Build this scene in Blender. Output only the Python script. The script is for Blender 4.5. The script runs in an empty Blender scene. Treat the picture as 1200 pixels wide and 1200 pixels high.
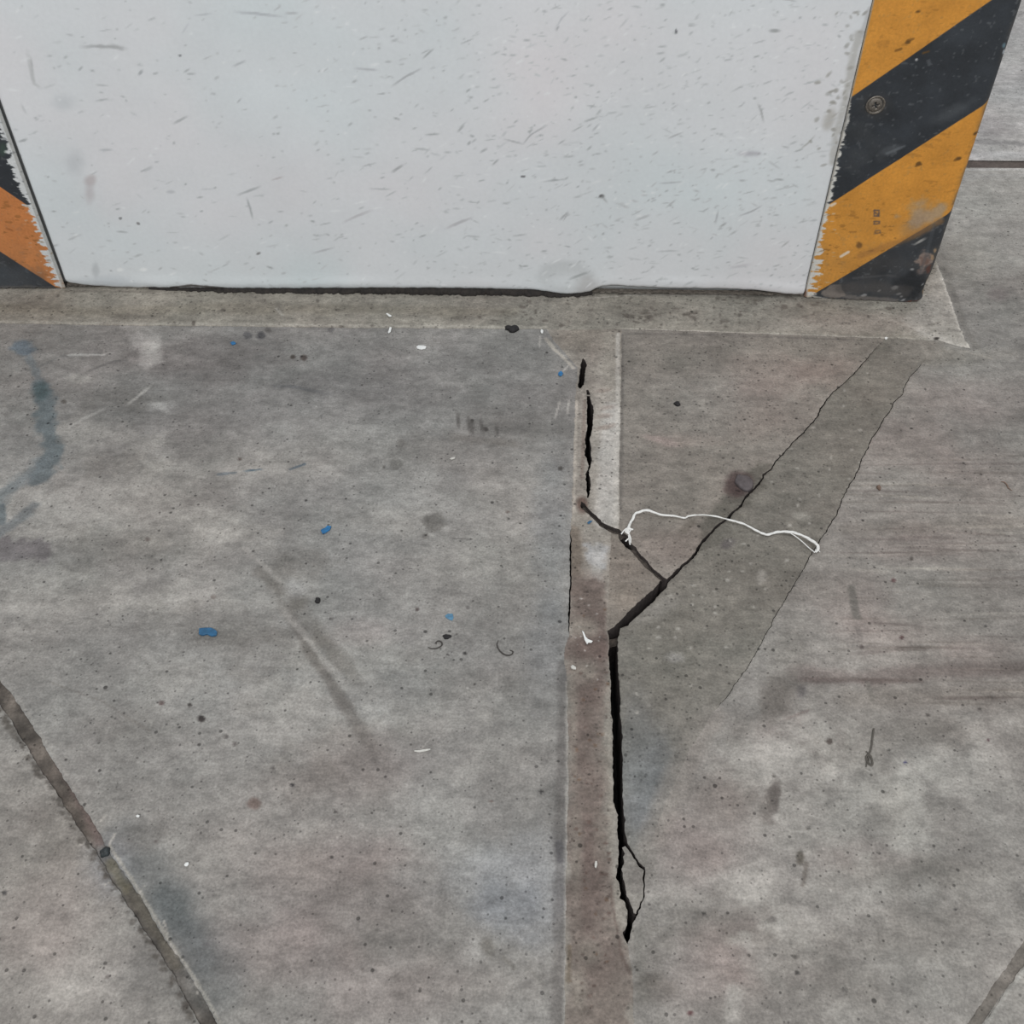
import bpy, bmesh, math, random
import numpy as np
from mathutils import Vector, Matrix
from mathutils.geometry import delaunay_2d_cdt
from mathutils.kdtree import KDTree

random.seed(7)
rng = np.random.default_rng(7)
S = bpy.context.scene
COL = S.collection

# ------------------------------------------------------------------ camera, light, exposure
CAM_H = 0.6                                     # held low over the floor
FOC = 1250.0                                    # focal length in pixels of the 1200 px frame
CM = np.array([[0.99963767, 0.01697461, -0.0208902],        # columns: camera right, down, forward in the room's axes
               [0.02669088, -0.72552922, 0.68767358],
               [-0.00348345, -0.68798199, -0.7257194]])
cam = bpy.data.cameras.new('camera')
cam.sensor_fit = 'HORIZONTAL'
cam.sensor_width = 36.0
cam.lens = 36.0 * FOC / 1200.0
cam.clip_start = 0.02
cam_ob = bpy.data.objects.new('camera', cam)
COL.objects.link(cam_ob)
r, d, f = CM[:, 0], CM[:, 1], CM[:, 2]
cam_ob.matrix_world = Matrix(((r[0], -d[0], -f[0], 0), (r[1], -d[1], -f[1], 0), (r[2], -d[2], -f[2], CAM_H), (0, 0, 0, 1)))
S.camera = cam_ob

world = bpy.data.worlds.new('garage_light')
S.world = world
world.use_nodes = True
bg = world.node_tree.nodes['Background']
bg.inputs['Color'].default_value = (0.97, 0.99, 1.0, 1)     # light bounced about the parking hall
bg.inputs['Strength'].default_value = 0.60


def area_lamp(name, loc, sx, sy, watts, target):
    L = bpy.data.lights.new(name, 'AREA')
    L.shape = 'RECTANGLE'
    L.size, L.size_y, L.energy = sx, sy, watts
    L.color = (0.98, 0.99, 1.0)
    o = bpy.data.objects.new(name, L)
    COL.objects.link(o)
    o.location = loc
    o.rotation_euler = (Vector(target) - Vector(loc)).to_track_quat('-Z', 'Y').to_euler()
    return o


area_lamp('unseen_area_light', (-0.4, -1.7, 2.2), 1.3, 0.25, 40, (-0.1, 0.6, 0))  # unseen lamps, added; this one behind the camera brightens the pillar face
area_lamp('unseen_area_light', (1.3, 0.5, 2.5), 0.25, 1.3, 13, (0.9, 0.7, 0))
S.view_settings.view_transform = 'Standard'
S.view_settings.look = 'None'
S.view_settings.gamma = 1
S.view_settings.use_curve_mapping = False
S.view_settings.exposure = 0.0

YW = 0.856                                      # front face of the pillar


# ------------------------------------------------------------------ measuring: photo point -> point of the floor or of the wall
def G(p, z=0.0):
    v = CM @ np.array([p[0] - 600.0, p[1] - 600.0, FOC])
    t = (z - CAM_H) / v[2]
    return (v[0] * t, v[1] * t)


def W(p, y=YW):
    v = CM @ np.array([p[0] - 600.0, p[1] - 600.0, FOC])
    t = y / v[1]
    return (v[0] * t, v[2] * t + CAM_H)


def pix(P):
    q = np.column_stack([P[:, 0], P[:, 1], np.full(len(P), -CAM_H)]) @ CM
    return q[:, 0] / q[:, 2] * FOC + 600, q[:, 1] / q[:, 2] * FOC + 600, q[:, 2]


def lin(c):
    c = np.clip(np.asarray(c, float) / 255.0, 0, 1)
    return np.where(c <= 0.04045, c / 12.92, ((c + 0.055) / 1.055) ** 2.4)


# ------------------------------------------------------------------ noise for edges and stains
def vnoise(x, y, seed=0):
    xi, yi = np.floor(x).astype(np.int64), np.floor(y).astype(np.int64)
    xf, yf = x - xi, y - yi
    u, v = xf * xf * (3 - 2 * xf), yf * yf * (3 - 2 * yf)

    def h(a, b):
        n = (a * 374761393 + b * 668265263 + seed * 1442695041) & 0xFFFFFFFF
        n = ((n ^ (n >> 13)) * 1274126177) & 0xFFFFFFFF
        return ((n ^ (n >> 16)) & 0xFFFF) / 65535.0 * 2 - 1
    return (h(xi, yi) * (1 - u) + h(xi + 1, yi) * u) * (1 - v) + (h(xi, yi + 1) * (1 - u) + h(xi + 1, yi + 1) * u) * v


def fbm(x, y, seed=0, octs=4):
    s, a = 0, 0.5
    for i in range(octs):
        s = s + a * vnoise(x * 2 ** i, y * 2 ** i, seed + i * 17)
        a *= 0.5
    return s


def sstep(a, b, x):
    t = np.clip((x - a) / (b - a + 1e-12), 0, 1)
    return t * t * (3 - 2 * t)


# ------------------------------------------------------------------ paint: stains and wear as colour that belongs to the surface
class Paint:
    """P: N x 2 points in metres on a surface, C: N x 3 colours (0..255), to: photo point -> surface point."""

    def __init__(self, P, base, to):
        self.P, self.to = P, to
        self.C = np.tile(np.array(base, float), (len(P), 1))
        self.A = np.zeros(len(P))

    def near(self, pts, m):
        lo, hi = pts.min(0) - m, pts.max(0) + m
        return np.nonzero((self.P[:, 0] > lo[0]) & (self.P[:, 0] < hi[0]) & (self.P[:, 1] > lo[1]) & (self.P[:, 1] < hi[1]))[0]

    def put(self, i, w, col):
        self.C[i] += (np.array(col, float) - self.C[i]) * w[:, None]

    def mul(self, i, w, k):
        self.C[i] *= 1 + (np.array(k, float) - 1) * w[:, None]

    def ell(self, cx, cy, rx, ry, col, a=1, soft=0.3, rot=0, rough=0.25, fr=150, mul=False):
        c = np.array(self.to((cx, cy)))
        ca, sa = math.cos(math.radians(rot)), math.sin(math.radians(rot))
        ax = np.array(self.to((cx + rx * ca, cy + rx * sa))) - c
        ay = np.array(self.to((cx - ry * sa, cy + ry * ca))) - c
        m = (abs(ax) + abs(ay)).max() * 1.8
        i = self.near(c[None], m)
        if not len(i):
            return
        q = (self.P[i] - c) @ np.linalg.inv(np.column_stack([ax, ay])).T
        rr = np.hypot(q[:, 0], q[:, 1]) + rough * fbm(self.P[i, 0] * fr, self.P[i, 1] * fr, 5, 3)
        w = a * (1 - sstep(1 - soft, 1 + soft, rr))
        (self.mul if mul else self.put)(i, w, col)

    def stroke(self, pts, wpx, col, a=1, soft=0.5, rough=0.4, fr=160, mul=False, world=False, fade=False):
        p = np.array(pts if world else [self.to(q) for q in pts], float)
        if world:
            hw = wpx / 2
        else:
            e = np.array(self.to((pts[0][0] + 1, pts[0][1]))) - p[0]
            hw = wpx / 2 * np.hypot(*e)
        i = self.near(p, hw * 2.5)
        if not len(i):
            return
        Q = self.P[i]
        best = np.full(len(i), 1e9)
        tt = np.zeros(len(i))
        n = len(p) - 1
        for k in range(n):
            b = p[k + 1] - p[k]
            t = np.clip(((Q - p[k]) @ b) / max(b @ b, 1e-12), 0, 1)
            dd = np.hypot(*(Q - p[k] - t[:, None] * b).T)
            tt = np.where(dd < best, (k + t) / n, tt)
            best = np.minimum(best, dd)
        x = best / hw + rough * fbm(Q[:, 0] * fr, Q[:, 1] * fr, 9, 3)
        w = a * (1 - sstep(1 - soft, 1 + soft, x))
        if fade:
            w = w * np.sin(np.clip(tt, 0.02, 0.98) * math.pi) ** 0.6
        (self.mul if mul else self.put)(i, w, col)

    def poly(self, pts, col, a=1, soft=0.003, rough=0.002, fr=150, mul=False):
        p = np.array([self.to(q) for q in pts], float)
        i = self.near(p, soft * 3 + rough * 2)
        if not len(i):
            return
        Q = self.P[i]
        best = np.full(len(i), 1e9)
        ins = np.zeros(len(i), bool)
        for k in range(len(p)):
            a0, b0 = p[k], p[(k + 1) % len(p)]
            b = b0 - a0
            t = np.clip(((Q - a0) @ b) / max(b @ b, 1e-12), 0, 1)
            best = np.minimum(best, np.hypot(*(Q - a0 - t[:, None] * b).T))
            c = (a0[1] > Q[:, 1]) != (b0[1] > Q[:, 1])
            xx = a0[0] + (Q[:, 1] - a0[1]) / (b[1] if abs(b[1]) > 1e-12 else 1e-12) * b[0]
            ins ^= c & (Q[:, 0] < xx)
        sd = np.where(ins, best, -best) + rough * 2 * fbm(Q[:, 0] * fr, Q[:, 1] * fr, 3, 3)
        (self.mul if mul else self.put)(i, a * sstep(-soft, soft, sd), col)

    def rgba(self):
        return np.column_stack([lin(self.C), self.A]).astype(np.float32)


# ------------------------------------------------------------------ materials
def nmat(name):
    m = bpy.data.materials.new(name)
    m.use_nodes = True
    nt = m.node_tree
    return m, nt, nt.nodes['Principled BSDF']


class NB:
    def __init__(self, nt):
        self.nt = nt
        tc = nt.nodes.new('ShaderNodeTexCoord')
        self.co = tc.outputs['Object']

    def n(self, t, **k):
        x = self.nt.nodes.new(t)
        for a, v in k.items():
            setattr(x, a, v)
        return x

    def link(self, a, b):
        self.nt.links.new(a, b)

    def mapped(self, sc, rot=(0, 0, 0)):
        m = self.n('ShaderNodeMapping')
        m.inputs['Scale'].default_value = sc
        m.inputs['Rotation'].default_value = rot
        self.link(self.co, m.inputs['Vector'])
        return m.outputs['Vector']

    def noise(self, scale, detail=4, rough=0.55, vec=None, dist=0.0):
        x = self.n('ShaderNodeTexNoise')
        x.inputs['Scale'].default_value = scale
        x.inputs['Detail'].default_value = detail
        x.inputs['Roughness'].default_value = rough
        x.inputs['Distortion'].default_value = dist
        self.link(vec or self.co, x.inputs['Vector'])
        return x.outputs['Fac']

    def rng(self, v, a, b, c, d):
        x = self.n('ShaderNodeMapRange')
        for k, val in zip(('From Min', 'From Max', 'To Min', 'To Max'), (a, b, c, d)):
            x.inputs[k].default_value = val
        self.link(v, x.inputs['Value'])
        return x.outputs['Result']

    def math(self, op, a, b=None):
        x = self.n('ShaderNodeMath', operation=op)
        for k, v in ((0, a), (1, b)):
            if v is None:
                continue
            if isinstance(v, (int, float)):
                x.inputs[k].default_value = v
            else:
                self.link(v, x.inputs[k])
        return x.outputs[0]

    def pores(self, scale, size, keep, vec=None):
        """1 where a pore is: random Voronoi cells, each with a small dot whose size varies"""
        v = self.n('ShaderNodeTexVoronoi')
        v.inputs['Scale'].default_value = scale
        self.link(vec or self.co, v.inputs['Vector'])
        sep = self.n('ShaderNodeSeparateColor')
        self.link(v.outputs['Color'], sep.inputs[0])
        k = self.math('GREATER_THAN', sep.outputs[0], 1 - keep)
        sz = self.math('MULTIPLY', sep.outputs[1], size)
        dd = self.math('SUBTRACT', sz, v.outputs['Distance'])
        dd = self.rng(dd, 0, size * 0.35, 0, 1)
        return self.math('MULTIPLY', dd, k)

    def scale_col(self, c, fac):
        x = self.n('ShaderNodeVectorMath', operation='SCALE')
        self.link(c, x.inputs[0])
        self.link(fac, x.inputs['Scale'])
        return x.outputs[0]

    def mix(self, fac, a, b, blend='MIX'):
        x = self.n('ShaderNodeMix', data_type='RGBA', blend_type=blend)
        ins = [s for s in x.inputs if s.enabled]
        for s, v in zip((x.inputs[0], x.inputs[6], x.inputs[7]), (fac, a, b)):
            if isinstance(v, tuple):
                s.default_value = v
            elif isinstance(v, (int, float)):
                s.default_value = v
            else:
                self.link(v, s)
        return x.outputs[2]

    def bump(self, h, dist, strength, to):
        b = self.n('ShaderNodeBump')
        b.inputs['Strength'].default_value = strength
        b.inputs['Distance'].default_value = dist
        self.link(h, b.inputs['Height'])
        self.link(b.outputs['Normal'], to.inputs['Normal'])


def concrete_material():
    m, nt, bs = nmat('worn_concrete')
    b = NB(nt)
    at = b.n('ShaderNodeAttribute', attribute_name='tint')
    col = at.outputs['Color']
    agg = at.outputs['Alpha']
    hue = b.rng(b.noise(11, 5, 0.6), 0.36, 0.64, 0, 1)
    col = b.mix(hue, b.mix(1.0, col, (0.988, 1.0, 0.998, 1), 'MULTIPLY'), b.mix(1.0, col, (1.014, 0.994, 0.995, 1), 'MULTIPLY'))
    f1 = b.math('MULTIPLY', b.rng(b.noise(17, 7, 0.62), 0.28, 0.72, 0.82, 1.18), b.rng(b.noise(48, 6, 0.62, b.mapped((1, 1.5, 1), (0, 0, 0.1))), 0.28, 0.72, 0.75, 1.25))
    f2 = b.rng(b.noise(5, 6, 0.65, b.mapped((2.2, 13, 1), (0, 0, 0.05))), 0.28, 0.72, 0.91, 1.09)
    f3 = b.rng(b.noise(150, 5, 0.65, b.mapped((1, 1.35, 1))), 0.25, 0.75, 0.74, 1.26)
    f4 = b.rng(b.noise(620, 3, 0.6), 0.25, 0.75, 0.74, 1.26)
    fac = b.math('MULTIPLY', b.math('MULTIPLY', f1, f2), b.math('MULTIPLY', f3, f4))
    p1 = b.pores(95, 0.17, 0.22)
    p2 = b.pores(210, 0.30, 0.26)
    p3 = b.pores(400, 0.40, 0.16)
    p4 = b.math('MULTIPLY', b.pores(300, 0.46, 0.30), b.math('MINIMUM', b.math('MULTIPLY', agg, 1.3), 0.5))
    dark = b.math('MAXIMUM', b.math('MULTIPLY', p1, 0.68), b.math('MAXIMUM', b.math('MULTIPLY', p2, 0.58), b.math('MAXIMUM', b.math('MULTIPLY', p3, 0.45), p4)))
    fac = b.math('MULTIPLY', fac, b.math('SUBTRACT', 1.0, dark))
    s1 = b.math('MULTIPLY', b.pores(300, 0.45, 0.30), b.math('MULTIPLY', agg, 0.55))
    s2 = b.math('MULTIPLY', b.pores(165, 0.24, 0.05), 0.3)
    fac = b.math('MULTIPLY', fac, b.math('ADD', 1.0, b.math('ADD', s1, s2)))
    col = b.scale_col(col, fac)
    b.link(col, bs.inputs['Base Color'])
    bs.inputs['Roughness'].default_value = 0.78
    bs.inputs['Specular IOR Level'].default_value = 0.28
    h = b.math('SUBTRACT', b.math('ADD', b.math('MULTIPLY', b.noise(420, 4), 0.6), b.math('MULTIPLY', b.noise(60, 5), 0.8)), b.math('MULTIPLY', dark, 1.2))
    b.bump(h, 0.0009, 0.5, bs)
    return m


def plaster_material():
    m, nt, bs = nmat('white_painted_plaster')
    b = NB(nt)
    at = b.n('ShaderNodeAttribute', attribute_name='tint')
    f1 = b.rng(b.noise(9, 4), 0.3, 0.7, 0.975, 1.025)
    f2 = b.rng(b.noise(300, 4, 0.6), 0.3, 0.7, 0.975, 1.02)
    b.link(b.scale_col(at.outputs['Color'], b.math('MULTIPLY', f1, f2)), bs.inputs['Base Color'])
    bs.inputs['Roughness'].default_value = 0.55
    bs.inputs['Specular IOR Level'].default_value = 0.35
    h = b.math('ADD', b.math('MULTIPLY', b.noise(160, 4, 0.55, b.mapped((1, 1, 1.6), (0, 0.25, 0))), 0.5), b.math('MULTIPLY', b.noise(24, 3), 0.7))
    b.bump(h, 0.0010, 0.3, bs)
    return m


def guard_material():
    m, nt, bs = nmat('striped_guard_paint')
    b = NB(nt)
    at = b.n('ShaderNodeAttribute', attribute_name='tint')
    f1 = b.rng(b.noise(40, 5), 0.3, 0.7, 0.90, 1.10)
    f2 = b.rng(b.noise(500, 4, 0.6), 0.3, 0.7, 0.90, 1.10)
    b.link(b.scale_col(at.outputs['Color'], b.math('MULTIPLY', f1, f2)), bs.inputs['Base Color'])
    bs.inputs['Roughness'].default_value = 0.5
    bs.inputs['Specular IOR Level'].default_value = 0.4
    b.bump(b.noise(220, 5), 0.0006, 0.35, bs)
    return m


def plain(name, c, rough=0.7, var=0.12, sc=300, metal=0.0):
    m, nt, bs = nmat(name)
    b = NB(nt)
    rgb = b.n('ShaderNodeRGB')
    rgb.outputs[0].default_value = (*lin(c), 1)
    b.link(b.scale_col(rgb.outputs[0], b.rng(b.noise(sc, 4, 0.6), 0.25, 0.75, 1 - var * 2, 1 + var * 2)), bs.inputs['Base Color'])
    bs.inputs['Roughness'].default_value = rough
    bs.inputs['Metallic'].default_value = metal
    b.bump(b.noise(sc * 1.5, 4), 0.0005, 0.4, bs)
    return m


M_CON = concrete_material()
M_PLA = plaster_material()
M_GRD = guard_material()
M_SOIL = plain('black_subsoil', (30, 28, 27), 0.95, 0.3, 150)
M_TAR = plain('black_tar', (37, 32, 29), 0.85, 0.35, 250)
M_CORE = plain('grey_pillar_core', (168, 170, 170), 0.85, 0.08, 60)
M_STR = plain('white_thread', (226, 225, 222), 0.85, 0.06, 900)
M_GUM = plain('grey_gum', (86, 79, 80), 0.6, 0.16, 260)
M_BLUE = plain('blue_paint_flake', (34, 104, 154), 0.5, 0.2, 350)
M_BLU2 = plain('dark_blue_plastic', (40, 90, 126), 0.42, 0.2, 350)
M_WHT = plain('white_chip', (226, 227, 225), 0.7, 0.06, 400)
M_PALE = plain('pale_chip', (196, 194, 188), 0.8, 0.1, 400)
M_BLK = plain('black_crumb', (34, 32, 33), 0.8, 0.25, 400)
M_HAIR = plain('dark_hair', (58, 53, 50), 0.6, 0.1, 400)
M_BRN = plain('brown_grit', (116, 96, 84), 0.85, 0.2, 400)
M_SCR = plain('worn_screw_metal', (112, 106, 99), 0.45, 0.25, 500, 0.55)


def set_props(o, label=None, cat=None, group=None, kind=None):
    for k, v in (('label', label), ('category', cat), ('group', group), ('kind', kind)):
        if v:
            o[k] = v
    return o


def link(name, me, mat, parent=None, smooth=True):
    if mat:
        me.materials.append(mat)
    if smooth:
        me.polygons.foreach_set('use_smooth', np.ones(len(me.polygons), bool))
    o = bpy.data.objects.new(name, me)
    COL.objects.link(o)
    o.parent = parent
    return o


def tri_mesh(name, V, F, tint=None):
    me = bpy.data.meshes.new(name)
    F = np.asarray(F, np.int32)
    k = F.shape[1]
    me.vertices.add(len(V))
    me.vertices.foreach_set('co', np.asarray(V, np.float32).ravel())
    me.loops.add(F.size)
    me.loops.foreach_set('vertex_index', F.ravel())
    me.polygons.add(len(F))
    me.polygons.foreach_set('loop_start', np.arange(0, F.size, k, dtype=np.int32))
    if tint is not None:
        a = me.color_attributes.new('tint', 'FLOAT_COLOR', 'POINT')
        a.data.foreach_set('color', np.asarray(tint, np.float32).ravel())
    me.update(calc_edges=True)
    me.validate()
    return me


# ================================================================== FLOOR
# joints and cracks, traced on the floor (photo points; ('w', x, y) is a point in metres)
def Wp(x, y):
    return ('w', x, y)


def tow(p):
    return (p[1], p[2]) if p[0] == 'w' else G(p)


Y_END = 0.06                                    # the pieces end here, below the frame
JY0, JY1 = G((1170, 196.5))[1], G((1170, 187.5))[1]     # far joint
KX = G((1100, 313))[0] + 0.004


def to_yend(p, q):
    """where the line from p through q (photo points) meets y = Y_END"""
    a, b = np.array(G(p)), np.array(G(q))
    t = (Y_END - a[1]) / (b[1] - a[1])
    return Wp(*(a + (b - a) * t))


LX = -0.62
kerb_l = [Wp(LX, G((0, 379))[1]), (0, 379), (100, 381), (200, 382), (300, 383), (450, 384.5), (600, 385.5), (640, 386)]
kerb_t = [(640, 386), (655, 387), (690, 387), (728, 386)]
kerb_r1 = [(728, 386), (800, 388), (900, 391.5), (1000, 395), (1037, 397)]
kerb_r2 = [(1037, 397), (1060, 397.5), (1088, 399)]
kerb_r3 = [(1088, 399), (1098, 398), (1110, 402), (1124, 406), (1138, 409)]
kerb_e = [(1138, 409), (1131, 399), (1125, 384), (1119, 366), (1113, 349), (1106, 329), (1100, 313), Wp(KX, 1.0), Wp(KX, JY0)]
strip_l_top = [(640, 386), (651, 402), (660, 412), (671, 424), (676, 430), (677, 442), (675, 452), (674, 475), (673, 500), (672, 540), (671, 575), (670.5, 600), (669, 612), (669, 620)]
strip_l_s = [(669, 620), (669.4, 640), (669.6, 660), (669.5, 690), (668, 705), (667.5, 725), (666.5, 745)]      # strip side of the hairline
strip_l_a = [(669, 620), (667.6, 640), (667.6, 660), (667.6, 690), (666.4, 705), (665.6, 725), (666.5, 745)]      # slab side
strip_l_b = [(666.5, 745), (662, 757), (661, 775), (664.5, 792), (665, 830), (666, 870), (666, 920), (665, 960), (664, 1000), (663.5, 1050), (663, 1100), (662.5, 1150), (662, 1200), to_yend((663, 1100), (662, 1200))]
dg_up = [(681.5, 588), (686, 591), (690.5, 597.5), (699, 604.5), (706, 612), (716, 617), (725.5, 620)]            # upper side of the short diagonal crack
dg_up2 = [(725.5, 620), (731, 624), (736.5, 628), (740, 636), (746, 642), (752, 650), (759, 658), (766, 667), (773, 672), (778.5, 676)]
dg_lo = [(772, 683), (774, 679), (766.5, 673), (758, 666), (751, 658.5), (745, 650.5), (739, 644.5), (734, 641), (729.5, 636), (725.5, 631), (723.5, 625.5), (716, 623.5)]
dg_lo2 = [(716, 623.5), (704, 617), (697, 609.5), (690, 602.5), (685, 599), (681.8, 597), (680, 592)]
strip_r = [(725.5, 620), (725.8, 590), (725.5, 560), (726.5, 520), (727.2, 480), (728, 440), (728.5, 410), (728, 386)]
strip_r2 = [(716, 623.5), (716, 640), (714.5, 660), (713.5, 690), (712, 715), (712.5, 738)]
vc_l = [(712.5, 738), (713.5, 748), (713, 770), (714, 790), (715.5, 800), (716.5, 830), (718, 860), (718, 900), (718.6, 925), (719, 940), (723, 955), (724, 970), (725, 990), (725, 1005),
        (722, 1020), (721, 1027), (725, 1037), (728, 1047), (727, 1053), (733, 1058), (736, 1066), (735, 1078), (733, 1088), (729.5, 1092), (732.5, 1099), (735, 1106)]
vc_r1 = [(725, 741), (724.3, 760), (725, 790), (725.7, 800), (727, 830), (729, 860), (730, 900), (730, 940), (731, 955), (733, 970), (734.5, 987)]
chip_out = [(734.5, 987), (741, 997), (748.5, 1009), (755.8, 1017)]
chip_out2 = [(755.8, 1017), (756, 1022), (755, 1040), (754.3, 1052), (751.3, 1063.5), (747.5, 1073), (745, 1077.5)]
chip = [(729.8, 993), (733, 992), (739.3, 999.5), (746.5, 1011), (754, 1019.5), (753.6, 1040), (752.7, 1052), (749.6, 1063), (746, 1071), (743.5, 1069), (740, 1058), (735, 1050), (733, 1040), (730, 1028), (728, 1018), (731, 1010), (732, 1000)]
vc_r2 = [(745, 1077.5), (741.5, 1080), (739.5, 1090), (737.5, 1099), (735, 1106)]
strip_r3 = [(735, 1106), (739.5, 1130), (741.5, 1160), (743, 1200), to_yend((741.5, 1160), (743.5, 1200))]
# long diagonal crack: centre line with widths
c1 = [(1037, 397, 0), (1020, 415, 1.0), (1008, 429, 1.6), (1000, 438, 1.8), (988, 449, 1.4), (975, 460, 1.8), (962, 478, 2.2), (957, 489, 2.2), (950, 497, 2.4), (940, 508, 2.0), (930, 517, 2.2), (920, 529, 2.2), (910, 540, 2.6), (903, 550, 2.4),
      (895, 556, 2.8), (889, 567, 2.8), (884, 572, 3), (874, 582, 3), (870, 590, 3), (862, 598, 3), (856, 604, 3.4), (847, 612, 3.4), (838, 618, 3.6), (829, 628, 3.6), (823, 634, 3.8), (817, 644, 3.8), (812, 652, 4.2), (803, 660, 4.4), (793, 670, 4.8), (783, 679, 5.5)]
c1 = [(x, y, w * (0.62 if y < 560 else 0.8)) for x, y, w in c1]
c1_end_up = [(773, 682), (768, 688), (757, 697), (745, 708), (735, 718), (726, 728), (720, 734), (712.5, 738)]     # wide foot of the crack, piece side
c1_end_lo = [(782, 687), (774, 695), (765, 705), (752, 717), (742, 726), (735, 732.5), (731, 734), (727, 736), (725, 741)]
c2 = [(1088, 399, 0), (1086, 412, 0), (1083, 424, 0.5), (1075, 432, 1.0), (1068, 440, 1.2), (1061, 450, 1.4), (1058, 462, 1.2), (1048, 470, 1.4), (1043, 482, 1.5), (1036, 490, 1.6), (1030, 503, 1.7), (1022, 512, 1.7), (1016, 526, 1.8), (1010, 537, 1.7), (1008, 547, 1.7),
      (1001, 560, 1.9), (993, 572, 1.8), (987, 585, 1.9), (982, 600, 1.8), (975, 611, 1.7), (966, 626, 1.7), (955, 642, 1.6), (947, 656, 1.4), (937, 675, 1.3), (925, 694, 1.3), (913, 714, 1.3), (901, 737, 1.2), (888, 760, 1.2), (876, 781, 1.1), (865, 797, 1.3), (855, 812, 1.2), (845, 823, 0.7), (835, 835, 0)]
c2_end = [(835, 835), (822, 858), (808, 880), (796, 905), (787, 925), (776, 950), (768, 972), (761, 997), (755.8, 1017)]


def sides(c, k):
    a, b = [], []
    for i, (x, y, w) in enumerate(c):
        p, q = c[max(i - 1, 0)], c[min(i + 1, len(c) - 1)]
        t = np.array([q[0] - p[0], q[1] - p[1]], float)
        t /= np.hypot(*t)
        nx, ny = -t[1], t[0]                     # t points down-left, so this normal points up-left
        w = w * k
        a.append((x + nx * w / 2, y + ny * w / 2))
        b.append((x - nx * w / 2, y - ny * w / 2))
    return a, b


s1, s2 = sides(c1, 1.0)
c1_up, c1_lo = (s1, s2) if s1[10][0] < s2[10][0] else (s2, s1)
s1, s2 = sides(c2, 0.58)
c2_l, c2_r = (s1, s2) if s1[10][0] < s2[10][0] else (s2, s1)
# left groove (filled saw cut) and right groove
gv_u = [(-8, 790), (13, 812), (30, 838), (45, 862), (55, 880), (72, 908), (85, 927), (100, 950), (115, 975), (130, 1000), (147, 1026), (163, 1050), (179, 1077), (194, 1101), (211, 1126), (227, 1150), (241, 1174), (255, 1200)]
gv_l = [(-8, 814), (8, 838), (20, 858), (35, 880), (48, 902), (64, 926), (80, 950), (97, 976), (113, 1000), (128, 1025), (143, 1050), (160, 1076), (177, 1101), (192, 1126), (207, 1150), (221, 1176), (234, 1200)]


def extend(p, q, x):
    a, b = np.array(G(p)), np.array(G(q))
    t = (x - a[0]) / (b[0] - a[0])
    return Wp(*(a + (b - a) * t))


gv_u = [extend((30, 838), (-8, 790), LX)] + gv_u + [to_yend((211, 1126), (255, 1200))]
gv_l = [extend((48, 902), (-8, 814), LX)] + gv_l + [to_yend((192, 1126), (234, 1200))]
rg_l = [to_yend((1167, 1151), (1134, 1200)), (1134, 1200), (1150, 1176), (1167, 1151), (1183, 1127), (1200, 1102), (1230, 1058)]
rg_r = [to_yend((1176, 1165), (1152, 1200)), (1152, 1200), (1164, 1183), (1176, 1165), (1188, 1148), (1200, 1130), (1230, 1086)]
RX = 1.3


def extend_y(p, q, y):
    a, b = np.array(G(p)), np.array(G(q))
    t = (y - a[1]) / (b[1] - a[1])
    return Wp(*(a + (b - a) * t))


rg_l = rg_l + [extend_y((1167, 1151), (1230, 1058), JY0)]
rg_r = rg_r + [extend_y((1176, 1165), (1230, 1086), JY0)]
rv = lambda l: list(reversed(l))
hole1 = [(683.5, 420), (680, 427), (679.3, 440), (677.4, 453), (679.5, 455.5), (684.5, 450.5), (686, 436), (687.3, 427), (685.5, 422)]
hole2 = [(687, 457), (688, 470), (688, 500), (686.5, 509), (685.6, 516), (687, 522), (685, 528), (685.2, 533), (688.5, 541), (690, 546), (687.5, 552), (686.6, 562), (688, 575), (689, 583), (690.6, 583), (692, 572), (691.4, 560), (690.2, 552), (691.5, 547), (693.8, 539), (692.6, 528), (691.8, 516), (693.6, 505), (695, 492), (695.2, 480), (692.5, 468), (690, 457)]
hole3 = [(681.5, 588), (686, 591), (690.5, 597.5), (685, 599), (681.8, 597), (680, 592)]

SLABS = {}


def piece(key, name, parts, z0, base, holes=(), label=None):
    out = []
    for l in parts:
        for p in l:
            q = tow(p)
            if not out or math.hypot(q[0] - out[-1][0], q[1] - out[-1][1]) > 1e-6:
                out.append(q)
    if math.hypot(out[0][0] - out[-1][0], out[0][1] - out[-1][1]) < 1e-6:
        out.pop()
    SLABS[key] = dict(name=name, loop=out, holes=[[tow(p) for p in h] for h in holes], z0=z0, base=base, label=label)


piece('A', 'concrete_slab', [kerb_l, strip_l_top, strip_l_a, strip_l_b, rv(gv_u)], 0.0, (139, 136, 132))
piece('B', 'concrete_slab', [gv_l, [Wp(-1.3, Y_END), Wp(-1.3, JY0), Wp(LX, JY0)]], 0.0, (141, 137, 132))
piece('groove', 'groove_filling', [gv_u, rv(gv_l)], -0.0013, (93, 86, 80), label='brown dirt filled groove between two slabs')
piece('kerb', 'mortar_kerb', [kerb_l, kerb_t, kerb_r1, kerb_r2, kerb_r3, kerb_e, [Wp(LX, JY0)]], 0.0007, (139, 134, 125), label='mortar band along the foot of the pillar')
piece('strip', 'joint_strip', [kerb_t, rv(strip_r), rv(dg_up), rv(dg_lo2), strip_r2, vc_l, strip_r3, rv(strip_l_b), rv(strip_l_s), rv(strip_l_top)], 0.0006, (142, 136, 128), [hole1, hole2],
      label='cracked mortar strip between two slabs')
piece('E', 'concrete_slab', [kerb_r1, c1_up, [(778.5, 676)], rv(dg_up2), strip_r], 0.0, (133, 127, 120))
piece('F', 'broken_slab_piece', [rv(dg_lo), c1_end_up, rv(strip_r2)], 0.0, (128, 121, 113), label='triangular broken off floor piece')
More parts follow.
